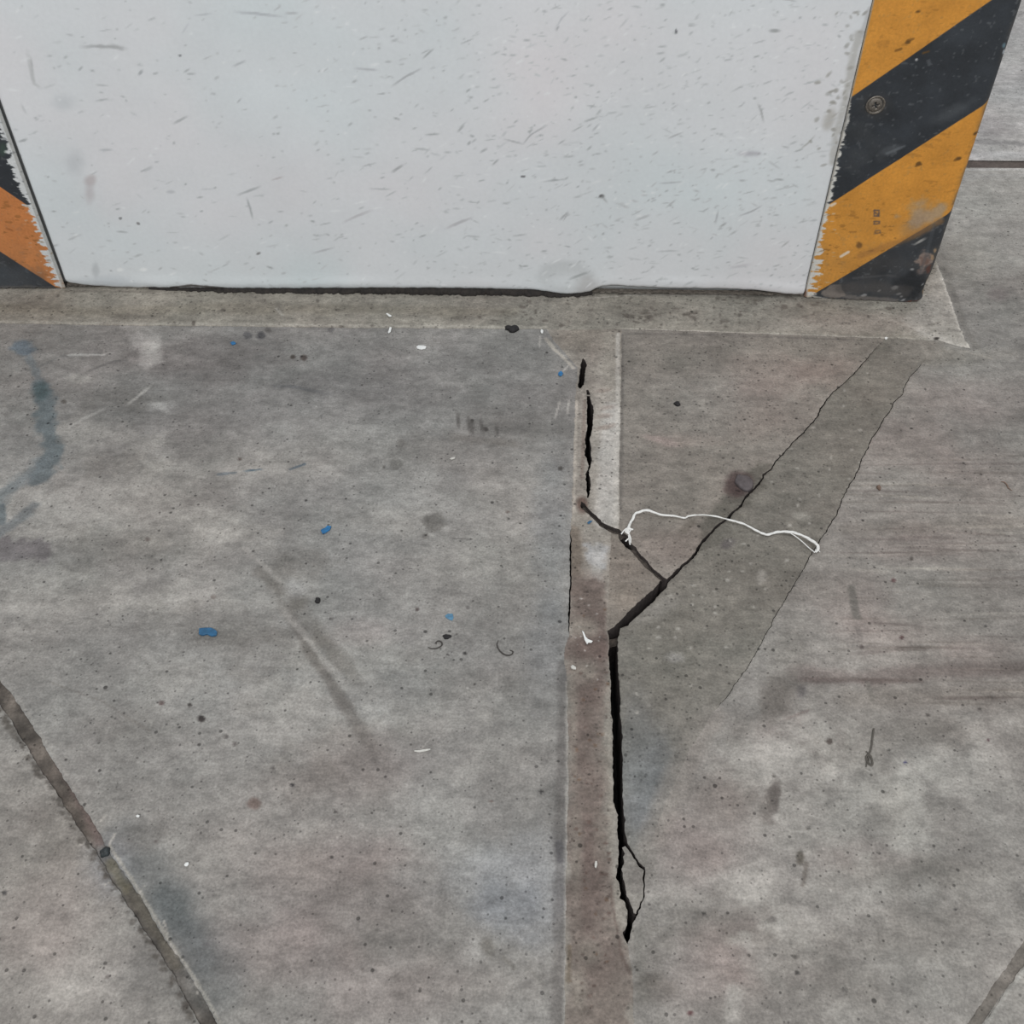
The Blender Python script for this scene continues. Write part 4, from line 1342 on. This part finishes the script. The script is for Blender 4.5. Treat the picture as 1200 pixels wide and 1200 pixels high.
        p.stroke([(986, 301), (994, 296)], 4, (220, 210, 196), .85, .4, .4)
        p.stroke([(975, 242), (979, 240)], 4, (226, 214, 198), .85)
        p.poly([(962, 346), (972, 335), (986, 334), (990, 346), (976, 352)], (122, 114, 108), .85, .001, .001)
        p.stroke([(942, 348), (960, 352), (985, 354)], 5, (200, 194, 184), .8, .5, .7)
        p.stroke([(1000, 353), (1040, 354)], 3, (176, 172, 168), .6, .6, 1)
        p.stroke([(1036, 354), (1062, 356)], 4, (190, 188, 186), .7, .6, 1)
        p.ell(942, 346, 4, 8, (88, 58, 46), .8, .5)
        p.stroke([(1000, 326), (1040, 322), (1078, 326)], 3, (84, 84, 86), .6, .6, .8)
        p.ell(1070, 332, 20, 14, (32, 35, 39), .8, .5, 0, .5)
        for cx, cy, rx, ry in ((1048, 336, 5, 3), (1053, 343, 4, 2), (1056, 346, 3, 2), (1068, 314, 3, 2), (1030, 340, 3, 2), (1012, 346, 4, 2), (1083, 332, 3, 2), (1058, 350, 4, 1.6)):
            p.ell(cx, cy, rx * .7, ry * .6, (168, 168, 168), .7, .5, -20, .9, 300)
        for cx, cy in ((1092, 300), (1095, 292), (1087, 344), (1090, 330)):
            p.ell(cx, cy, 1.8, 3, (172, 142, 110), .75, .5, 0, .7, 300)
        p.stroke([(1055, 356), (1068, 354), (1082, 352)], 6, (112, 64, 50), .85, .5, .8)
        p.stroke([(985, 340), (1020, 336), (1060, 340)], 14, (78, 74, 72), .5, .7, 1.2, 120)
        p.stroke([(965, 344), (1000, 349), (1050, 351)], 5, (128, 120, 114), .6, .6, 1.2, 200)
        p.stroke([(1094, 262), (1086, 292), (1078, 318)], 4, (84, 88, 92), .4, .6, .6)
        p.stroke([(1004, 150), (1030, 175), (1000, 190)], 22, (62, 65, 68), .6, .8, 1.3, 160)
        # scuffed light haze in the black stripe
        p.ell(1115, 130, 22, 6, (84, 88, 92), .6, .8, -30, .6, 120)
        p.ell(1045, 175, 12, 4, (86, 90, 94), .6, .7, -20, .6, 150)
        p.ell(1176, 52, 2.4, 3, (96, 120, 130), .9, .4)
        p.ell(1177, 60, 2.4, 3, (176, 184, 190), .9, .4)
        p.ell(1074, 70, 1.6, 1.6, (190, 190, 190), .9, .4)
        p.stroke([(1040, 180), (1060, 171)], 3, (112, 116, 120), .5, .6, .8)
        p.ell(1026, 124, 16, 13, (66, 64, 62), .5, .6)
        for q in ([(1064, 48), (1072, 46)], [(1082, 62), (1094, 22)], [(1142, 156), (1146, 152)], [(1118, 186), (1128, 182)], [(1073, 194), (1079, 188)], [(1050, 60), (1056, 62)]):
            p.stroke([q[0], (q[0][0] + 6, q[0][1] - 2)], 3, (112, 76, 30), .7, .5, .7)
        for cx, cy in ((1076, 191), (1142, 155), (1122, 184), (1064, 50), (1076, 14)):
            p.ell(cx, cy, 3.4, 1.8, (88, 62, 30), .8, .5, -20, .5, 300)
        p.ell(1007, 288, 4, 3.4, (112, 80, 44), .85, .4, -30)
        # three small worn stamped characters, one under the other
        gl = [([(1024.5, 246.5), (1030, 246.5), (1030, 253.5), (1024.5, 253.5), (1025, 250.5), (1024.5, 246.5)], .9), ([(1029, 252), (1026, 249)], .8), ([(1024.5, 263), (1024.5, 259.5), (1030.5, 259.5), (1030.5, 262), (1025, 263)], .8), ([(1025.5, 273), (1026, 270), (1031, 270), (1031.5, 273), (1025, 274)], .55)]
        for q, al in gl:
            p.stroke(q, 1.9, (96, 82, 76), al, .5, .25, 400)
    else:
        p.ell(10, 325, 40, 14, (70, 76, 82), .5, .8, 15, .8, 160)
        p.stroke([(8, 268), (14, 270)], 3, (150, 92, 50), .7)
        p.stroke([(-10, 338), (30, 336), (72, 340)], 4, (96, 92, 88), .6, .6, .9)
        p.ell(3, 175, 4, 8, (58, 78, 66), .6, .6)
        p.ell(74, 330, 4, 10, (160, 138, 120), .5, .7)
    V = np.column_stack([X.ravel(), Y.ravel(), Zr.ravel()])
    nx, nz = len(us), len(zs)
    i, j = np.meshgrid(np.arange(nx - 1), np.arange(nz - 1))
    q = (j * nx + i).ravel()
    F = np.column_stack([q, q + 1, q + 1 + nx, q + nx]) if side > 0 else np.column_stack([q, q + nx, q + 1 + nx, q + 1])
    root = bpy.data.objects.new('corner_guard', None)
    COL.objects.link(root)
    root.location = (xin, YW, 0)
    set_props(root, label, 'corner guard', 'striped corner guards on the pillar')
    V -= np.array([xin, YW, 0])
    sheet = link('angle_sheet', tri_mesh('angle_sheet', V, F, p.rgba()), M_GRD, root)
    md = sheet.modifiers.new('thickness', 'SOLIDIFY')
    md.thickness = 0.0022
    md.offset = -1
    return root, sheet


gr, sheet_r = corner_guard(1, 'striped corner guard with a visible screw on the right edge of the white pillar')
gl, sheet_l = corner_guard(-1, 'striped corner guard with a torn white inner edge on the left of the pillar')


def screw(loc, parent):
    Rh = 0.0056
    V, F = [], []
    nr, na = 22, 72
    for i in range(nr + 1):
        r_ = Rh * 1.42 * i / nr
        for k in range(na):
            t = 2 * math.pi * k / na + 0.5
            x, z = r_ * math.cos(t), r_ * math.sin(t)
            if r_ < Rh:
                h = 0.0014 * math.sqrt(max(0, 1 - (r_ / Rh) ** 2 * 0.9))
            elif r_ < Rh * 1.12:
                h = -0.0004
            else:
                h = 0.0007 * math.sqrt(max(0, 1 - ((r_ - Rh * 1.27) / (Rh * 0.155)) ** 2))
            ca, sa = math.cos(0.35), math.sin(0.35)
            xr, zr = x * ca + z * sa, -x * sa + z * ca
            arm = min(abs(xr), abs(zr))
            if arm < 0.00085 and max(abs(xr), abs(zr)) < 0.0030:
                h = min(h, -0.0012)
            V.append((x, -h, z))
    for i in range(nr):
        for k in range(na):
            k2 = (k + 1) % na
            F.append((i * na + k, i * na + k2, (i + 1) * na + k2, (i + 1) * na + k))
    o = link('screw', tri_mesh('screw', V, F), M_SCR, parent)
    o.location = loc
    o['label'] = 'worn cross-head screw in the black stripe'
    return o


sx, sz = W((1026, 123), YW - 0.0022)
screw((sx - 0.2533, -0.0024, sz), gr)


# ================================================================== THINGS LYING ON THE FLOOR
def tube(pts, radii, sides=7, close=True):
    pts = [np.array(p, float) for p in pts]
    V, F = [], []
    up = np.array([0, 0, 1.0])
    for i, p in enumerate(pts):
        t = pts[min(i + 1, len(pts) - 1)] - pts[max(i - 1, 0)]
        t /= max(np.linalg.norm(t), 1e-9)
        a = np.cross(t, up)
        if np.linalg.norm(a) < 1e-3:
            a = np.array([1.0, 0, 0])
        a /= np.linalg.norm(a)
        b = np.cross(a, t)
        r_ = radii if np.isscalar(radii) else radii[i]
        for k in range(sides):
            an = 2 * math.pi * k / sides
            V.append(p + r_ * (math.cos(an) * a + math.sin(an) * b))
    n = len(pts)
    for i in range(n - 1):
        for k in range(sides):
            k2 = (k + 1) % sides
            F.append((i * sides + k, i * sides + k2, (i + 1) * sides + k2, (i + 1) * sides + k))
    c0, c1_ = len(V), len(V) + 1
    V += [pts[0], pts[-1]]
    F = [tuple(f) for f in F]
    T = []
    for k in range(sides):
        k2 = (k + 1) % sides
        T.append((c0, k2, k))
        T.append((c1_, (n - 1) * sides + k, (n - 1) * sides + k2))
    return V, F, T


def poly_mesh(name, V, F):
    me = bpy.data.meshes.new(name)
    me.from_pydata([tuple(map(float, v)) for v in V], [], F)
    me.update()
    return me


def smooth_path(pts, n):
    """Catmull-Rom through 3-D points"""
    P = [np.array(p, float) for p in pts]
    P = [2 * P[0] - P[1]] + P + [2 * P[-1] - P[-2]]
    out = []
    for i in range(1, len(P) - 2):
        for k in range(n):
            t = k / n
            out.append(0.5 * (2 * P[i] + (P[i + 1] - P[i - 1]) * t + (2 * P[i - 1] - 5 * P[i] + 4 * P[i + 1] - P[i + 2]) * t * t + (3 * P[i] - P[i - 1] - 3 * P[i + 1] + P[i + 2]) * t ** 3))
    out.append(P[-2])
    return out


def strand_mesh(name, paths):
    V, F = [], []
    for path, rad in paths:
        v, f4, f3 = tube(path, rad)
        o = len(V)
        V += v
        F += [tuple(i + o for i in f) for f in f4 + f3]
    return poly_mesh(name, V, F)


def at(p, z):
    q = G(p, z)
    return (q[0], q[1], z)


def local(o, c):
    """shift a thing's mesh so that its origin is at its foot"""
    o.data.transform(Matrix.Translation(-Vector(c)))
    o.location = c


def make_string():
    main = [(735.5, 625, .0022), (738, 615, .002), (741, 609, .002), (744, 602.5, .0024), (749, 600, .0032), (757, 598, .0042), (765, 600, .0036), (775, 603, .0026), (790, 604.5, .002), (799, 606.5, .0018), (803, 607, .0016), (807, 604.8, .0018), (815, 603.6, .0022), (826, 603.4, .0028), (838, 605, .003), (850, 608, .0026), (860, 610.5, .0024), (869, 613, .002),
            (878, 617, .002), (886, 621.5, .002), (893, 625, .0018), (900, 626.6, .0018), (907, 624.5, .002), (915, 623.2, .0024), (924, 623.2, .0026), (932, 624.5, .0028), (941, 628, .0028), (949, 632, .0028), (955, 636, .0028), (958.5, 640, .0026), (958.5, 644, .0022), (955.5, 647, .0014)]
    base = smooth_path([at((x, y), z) for x, y, z in main], 6)
    root = bpy.data.objects.new('thread', None)
    COL.objects.link(root)
    c = np.array(at((735, 625), 0.0))
    root.location = c
    set_props(root, 'white frayed string lying across the diagonal crack, knotted at one end', 'string')
    n = len(base)
    paths = []
    thin = np.interp(np.arange(n) / (n - 1), [0, .08, .16, .24, .34, .42, .52, .62, .72, .82, .92, 1], [.00075, .0008, .0008, .0006, .00042, .0004, .0005, .00062, .00078, .0007, .0009, .00055])
    for s in range(3):
        path = []
        for i, p in enumerate(base):
            t = base[min(i + 1, n - 1)] - base[max(i - 1, 0)]
            t /= max(np.linalg.norm(t), 1e-9)
            a = np.cross(t, (0, 0, 1.0))
            a /= max(np.linalg.norm(a), 1e-9)
            ph = i * 0.33 + s * 2.094
            wob = 0.0003 * float(vnoise(np.array(i * .2), np.array(s * 5.), 3))
            r_ = thin[i] * 0.62
            path.append(p + a * (math.cos(ph) * r_ + wob) + np.array([0, 0, math.sin(ph) * r_ * .6]) - c)
        paths.append((path, [max(.0003, v * .84) for v in thin]))
    link('strand', strand_mesh('strand', paths), M_STR, root)
    lp = smooth_path([np.array(at(q, z)) - c for q, z in (((926, 624.5), .0022), ((933, 629, ), .0014), ((941, 635.5), .0012), ((948, 642), .0012), ((955, 647.5), .0012))], 6)
    tail = smooth_path([np.array(at(q, z)) - c for q, z in (((955, 647), .0013), ((957, 643), .0012), ((961, 647), .0009))], 5)
    o = link('loose_loop', strand_mesh('loose_loop', [(lp, .00042), (tail, .0003)]), M_STR, root)
    kn = []
    for l in ([((741.5, 621), .002), ((736, 619), .0026), ((732, 621), .0022), ((728, 626), .0006)], [((733, 620), .0022), ((736, 624), .0030), ((739, 621), .0024), ((735, 619), .0024), ((733, 623), .0024), ((737, 626), .0026)],
              [((736, 622), .0024), ((737, 629), .0006), ((737.5, 634), -.0008), ((738.5, 638.5), -.0012)], [((737, 625), .0022), ((739, 631), .0006), ((739, 636), -.0002)], [((733, 634.5), .0006), ((735.5, 632), .0012), ((737, 631), .0012)], [((736, 617), .0026), ((739, 619.5), .0026), ((742, 620.5), .0018)]):
        kn.append((smooth_path([np.array(at(q, z)) - c for q, z in l], 6), .00055))
    kn.append((smooth_path([np.array(at(q, .0024)) - c for q in ((738, 614), (736.5, 618), (735, 622), (737, 625))], 6), .0010))
    o = link('knot', strand_mesh('knot', kn), M_STR, root)
    o['label'] = 'frayed knot of short white ends'


make_string()


def lump(name, px, rx, ry, h, mat, label, cat, z=0.0, rot=0.0, dent=0.0, group=None, seed=1, rough=.18):
    """low irregular lump lying on the floor"""
    c = at(px, z)
    a = np.array(G((px[0] + rx, px[1]))) - np.array(G(px))
    b = np.array(G((px[0], px[1] - ry))) - np.array(G(px))
    A, Bv = np.hypot(*a), np.hypot(*b)
    V, F = [], []
    nr, na = 8, 22
    V.append((0, 0, h * (1 - dent)))
    for i in range(1, nr + 1):
        t = i / nr
        for k in range(na):
            th = 2 * math.pi * k / na
            rr = t * (1 + rough * float(vnoise(np.array(math.cos(th) * 1.7 + seed * 7.3), np.array(math.sin(th) * 1.7 + seed * 3.1), seed)))
            x, y = rr * A * math.cos(th), rr * Bv * math.sin(th)
            ca, sa = math.cos(rot), math.sin(rot)
            zz = h * math.sqrt(max(0, 1 - t ** 2.6)) * (1 - dent * math.exp(-(t / .5) ** 2))
            zz *= 1 + .22 * float(vnoise(np.array(x / max(A, 1e-6) * 2.2 + seed), np.array(y / max(Bv, 1e-6) * 2.2), seed + 3))
            V.append((x * ca - y * sa, x * sa + y * ca, max(zz, 0) if i < nr else -0.0004))
    for k in range(na):
        F.append((0, 1 + k, 1 + (k + 1) % na))
    for i in range(nr - 1):
        for k in range(na):
            k2 = (k + 1) % na
            F.append((1 + i * na + k, 1 + (i + 1) * na + k, 1 + (i + 1) * na + k2, 1 + i * na + k2))
    F.append(tuple(1 + (nr - 1) * na + k for k in reversed(range(na))))
    o = link(name, poly_mesh(name, V, F), mat)
    o.location = c
    return set_props(o, label, cat, group)


def flake(name, outline, mat, label, cat, z=0.0, th=0.0006, curl=0.0, lift=0.0, group=None):
    """thin bent chip with its own outline (photo points)"""
    cpx = np.mean(outline, 0)
    c = np.array(at(cpx, z))
    O = [np.array(G(q, z)) - c[:2] for q in outline]
    R_ = max(np.hypot(*q) for q in O)
    ax = max(O, key=lambda q: np.hypot(*q)) / R_

    def hz(q):
        t = float(q @ ax) / R_
        return curl * R_ * t * t + lift * R_ * (t + 1)
    V, F = [], []
    n = len(O)
    rings = (0.0, 0.55, 1.0)
    for s, dz in ((1, th), (0, 0.0)):
        V.append((0, 0, hz(np.zeros(2)) + dz))
        for t in rings[1:]:
            for q in O:
                V.append((q[0] * t, q[1] * t, hz(q * t) + dz * (1 if t < 1 else .8)))
    m = 1 + 2 * n
    for s, o in ((1, 0), (0, m)):
        for k in range(n):
            k2 = (k + 1) % n
            f3 = (o, o + 1 + k, o + 1 + k2)
            f4 = (o + 1 + k, o + 1 + n + k, o + 1 + n + k2, o + 1 + k2)
            F += [f3, f4] if s else [f3[::-1], f4[::-1]]
    for k in range(n):
        k2 = (k + 1) % n
        F.append((1 + n + k, m + 1 + n + k, m + 1 + n + k2, 1 + n + k2))
    ob = link(name, poly_mesh(name, V, F), mat, smooth=False)
    ob.location = c
    return set_props(ob, label, cat, group)


def fibre(name, pts, rad, mat, label, cat, group=None, z=0.0007):
    P = smooth_path([at(q, z + (q[2] if len(q) > 2 else 0)) for q in [(p[0], p[1]) if len(p) == 2 else p for p in pts]], 6)
    c = np.array(at((pts[0][0], pts[0][1]), 0.0))
    r_ = [rad * (0.55 + 0.45 * math.sin(math.pi * min(1, max(0, i / (len(P) - 1))))) for i in range(len(P))]
    o = link(name, strand_mesh(name, [([p - c for p in P], r_)]), mat)
    o.location = c
    return set_props(o, label, cat, group)


# the flattened gum on the diagonal crack
lump('gum_blob', (871.5, 566.5), 10.5, 10, 0.0036, M_GUM, 'round grey flattened gum blob stuck on the long diagonal crack', 'gum', 0.0, 0.3, .25, seed=4, rough=.12)

BL = 'blue paint and plastic bits on the floor'
flake('blue_plastic_bit', [(234, 738), (240, 737), (247, 736.5), (252, 738.5), (255, 742), (254, 746), (248, 746.5), (243, 744), (237, 745.5), (233.5, 744)], M_BLU2, 'largest blue plastic bit, dark and curved, lying below the skid mark', 'plastic bit', .0006, .0014, .10, group=BL)
flake('blue_plastic_bit', [(376, 622), (379, 620), (381, 619.5), (384, 617), (388.5, 618), (386.5, 621.5), (381, 625.5), (378, 626.5)], M_BLUE, 'bright blue two-lobed bit in the open middle of the left slab', 'plastic bit', .0006, .0011, .12, group=BL)
flake('blue_paint_flake', [(270, 402), (273, 400.5), (276, 401.5), (276.5, 403.5), (272, 404.5)], M_BLUE, 'small blue paint flake just below the mortar band near the pale patch', 'paint flake', .0006, .0006, .1, group=BL)
flake('blue_paint_flake', [(654, 439.5), (654.5, 437), (657.5, 435.5), (660, 438), (658, 441), (656, 441.5)], M_BLUE, 'small blue paint flake beside the first crack hole in the strip', 'paint flake', .0006, .0006, .15, group=BL)
flake('blue_paint_flake', [(688, 613), (691, 610.5), (694.5, 611), (691.5, 613), (690, 614.5)], M_BLU2, 'tiny dark blue flake on pale mortar under the short crack', 'paint flake', .0015, .0005, .1, group=BL)
flake('blue_paint_flake', [(521.5, 722), (524.5, 719.5), (530.5, 719.5), (531.5, 724), (530, 727.5), (526, 726), (522.5, 724)], plain('pale_blue_paint', (82, 124, 152), .7, .2), 'pale blue flat paint flake above the curled hairs', 'paint flake', .0003, .0004, .0, group=BL)

WB = 'white chips on the floor'
flake('white_chip', [(452.5, 368), (454, 367.6), (459, 370.5), (458, 371.6), (455.5, 370.8)], M_WHT, 'white sliver lying flat on the mortar band', 'chip', .0022, .0007, .05, group=WB)
flake('white_chip', [(456.8, 384), (459, 384.4), (457.8, 389), (455.6, 391.2), (454.8, 390)], M_WHT, 'white sliver pointing down from the edge of the mortar band', 'chip', .0008, .0007, .05, group=WB)
flake('white_chip', [(488, 407), (490.5, 405.4), (496, 405.6), (499.5, 406.6), (498.5, 409), (493.5, 410), (489, 408.8)], M_WHT, 'white oval chip on the left slab below the mortar band', 'chip', .0006, .0010, .0, group=WB)
flake('white_chip', [(527, 538), (529.5, 536.5), (533.5, 535.8), (533, 537.6), (529.5, 538.8)], M_PALE, 'small pale chip among dark pores in the middle of the left slab', 'chip', .0006, .0007, .0, group=WB)
flake('white_chip', [(159.5, 956.5), (161.5, 955.2), (164, 956), (163, 958), (160.5, 958)], M_WHT, 'white crumb on the left slab above the black lump of the groove', 'chip', .0006, .0009, .0, group=WB)
flake('white_chip', [(216, 1014), (218, 1011.4), (221, 1011), (221.5, 1013), (219.5, 1015.4), (217, 1015.4)], M_WHT, 'white crumb on the oily stain beside the groove', 'chip', .0006, .0010, .0, group=WB)
flake('white_chip', [(682, 741), (684, 742), (686.5, 747), (689, 749.5), (694.5, 752), (693, 754), (689.5, 753.6), (688, 756), (686.5, 753), (685, 750), (684, 746)], M_WHT, 'white torn scrap with a pointed wing on the brown strip', 'scrap', .0020, .0008, .18, group=WB)
flake('white_chip', [(668.8, 781.5), (671, 780), (675, 782.5), (675, 784.8), (672, 784.6), (669.5, 783.6)], M_PALE, 'pale rounded crumb on the left edge of the brown strip', 'chip', .0018, .0012, .0, group=WB)
flake('white_chip', [(697.5, 1010), (699.3, 1009.6), (700, 1013), (698.8, 1017.4), (697, 1016.8), (696.6, 1013)], M_PALE, 'pale grain lying upright on the brown strip beside the lower crack', 'chip', .0018, .0012, .0, group=WB)
flake('white_chip', [(633.6, 387.4), (635.2, 386.6), (636.6, 388.2), (636.2, 390.6), (634.6, 391), (633.6, 389.4)], M_WHT, 'tiny white crumb where the mortar band meets the cracked strip', 'chip', .0010, .0010, .0, group=WB)
flake('white_chip', [(1036.4, 396.2), (1038.4, 395.4), (1040.2, 396.6), (1038.8, 398), (1037, 397.6)], M_WHT, 'tiny white crumb at the top of the long diagonal crack', 'chip', .0012, .0010, .0, group=WB)
fibre('pale_sliver', [(485.5, 880), (492, 880.2), (498, 879.2), (504.5, 878)], .0009, M_PALE, 'pale thin splinter on the left slab below the skid mark', 'splinter')

BK = 'dark crumbs on the floor'
lump('black_crumb', (600, 386.2), 7.4, 3.4, .0034, M_BLK, 'black crumb against the mortar band left of the cracked strip', 'crumb', .0004, 0, 0, BK, 8, .5)
lump('black_crumb', (523.5, 746.6), 5, 2.4, .0018, M_BLK, 'flat black crumb above the left curled hair', 'crumb', .0002, 0, 0, BK, 12, .4)
lump('black_crumb', (793.5, 473.8), 3.8, 2.4, .0020, M_BLK, 'dark oval grain on the slab right of the strip', 'crumb', .0002, 0, 0, BK, 15, .25)
lump('black_crumb', (372.8, 704), 3.4, 2.6, .0020, M_BLK, 'black grain right of the skid mark', 'crumb', .0002, 0, 0, BK, 17, .4)
lump('black_crumb', (123.5, 1000), 6.4, 5.8, .0042, plain('tar_lump', (44, 50, 52), .6, .3, 300), 'black lump wedged in the dirt filled groove', 'crumb', -.0022, 0, 0, BK, 19, .4)
lump('brown_pebble', (1029.8, 572), 2.6, 2.6, .0022, M_BRN, 'small tan pebble right of the second diagonal crack', 'pebble', .0002, 0, 0, None, 21, .3)

HR = 'curled hairs on the left slab'
fibre('curled_hair', [(501.5, 758.6), (505, 759.8), (510, 760), (515, 758.4), (518, 755.6), (517.2, 752.4), (513.4, 751), (510.6, 753.2), (511.6, 754.6)], .00048, M_HAIR, 'tightly curled dark hair with a small loop beside the flat black crumb', 'hair', HR)
fibre('curled_hair', [(583.8, 750.6), (582.4, 756), (584.8, 761.6), (590, 766.4), (596, 768), (600, 766.4), (601, 763.6), (597.6, 761.8)], .00048, M_HAIR, 'dark hair curled like a hook, nearer to the strip', 'hair', HR)


def hair_tuft():
    root_px = (1018, 884)
    c = np.array(at(root_px, 0.0))
    paths = []
    for l, r_ in (([(1024, 854), (1022.6, 864), (1021.4, 874), (1020, 880), (1018, 884)], .0006), ([(1018, 884), (1015, 887), (1016, 892), (1020.5, 896.6), (1022.6, 895), (1021, 888), (1018, 884)], .0006), ([(1014.8, 880.6), (1018, 884), (1016.4, 890), (1015, 898.6)], .0004), ([(1020, 885), (1022, 890), (1022.4, 896.6)], .0005), ([(1018, 885), (1018, 891), (1016, 895)], .00042)):
        paths.append(([np.array(p) - c for p in smooth_path([at(q, .0008) for q in l], 6)], r_))
    o = link('knotted_fibre', strand_mesh('knotted_fibre', paths), plain('grey_fibre', (84, 80, 74), .8, .15))
    o.location = c
    set_props(o, 'dark knotted fibre with a long straight end on the right slab', 'fibre')


hair_tuft()
fibre('brown_fibre', [(1173, 564.4), (1177, 565), (1180, 568), (1181.6, 571.6), (1186, 575)], .0005, M_BRN, 'short crooked brown fibre near the right edge of the right slab', 'fibre')
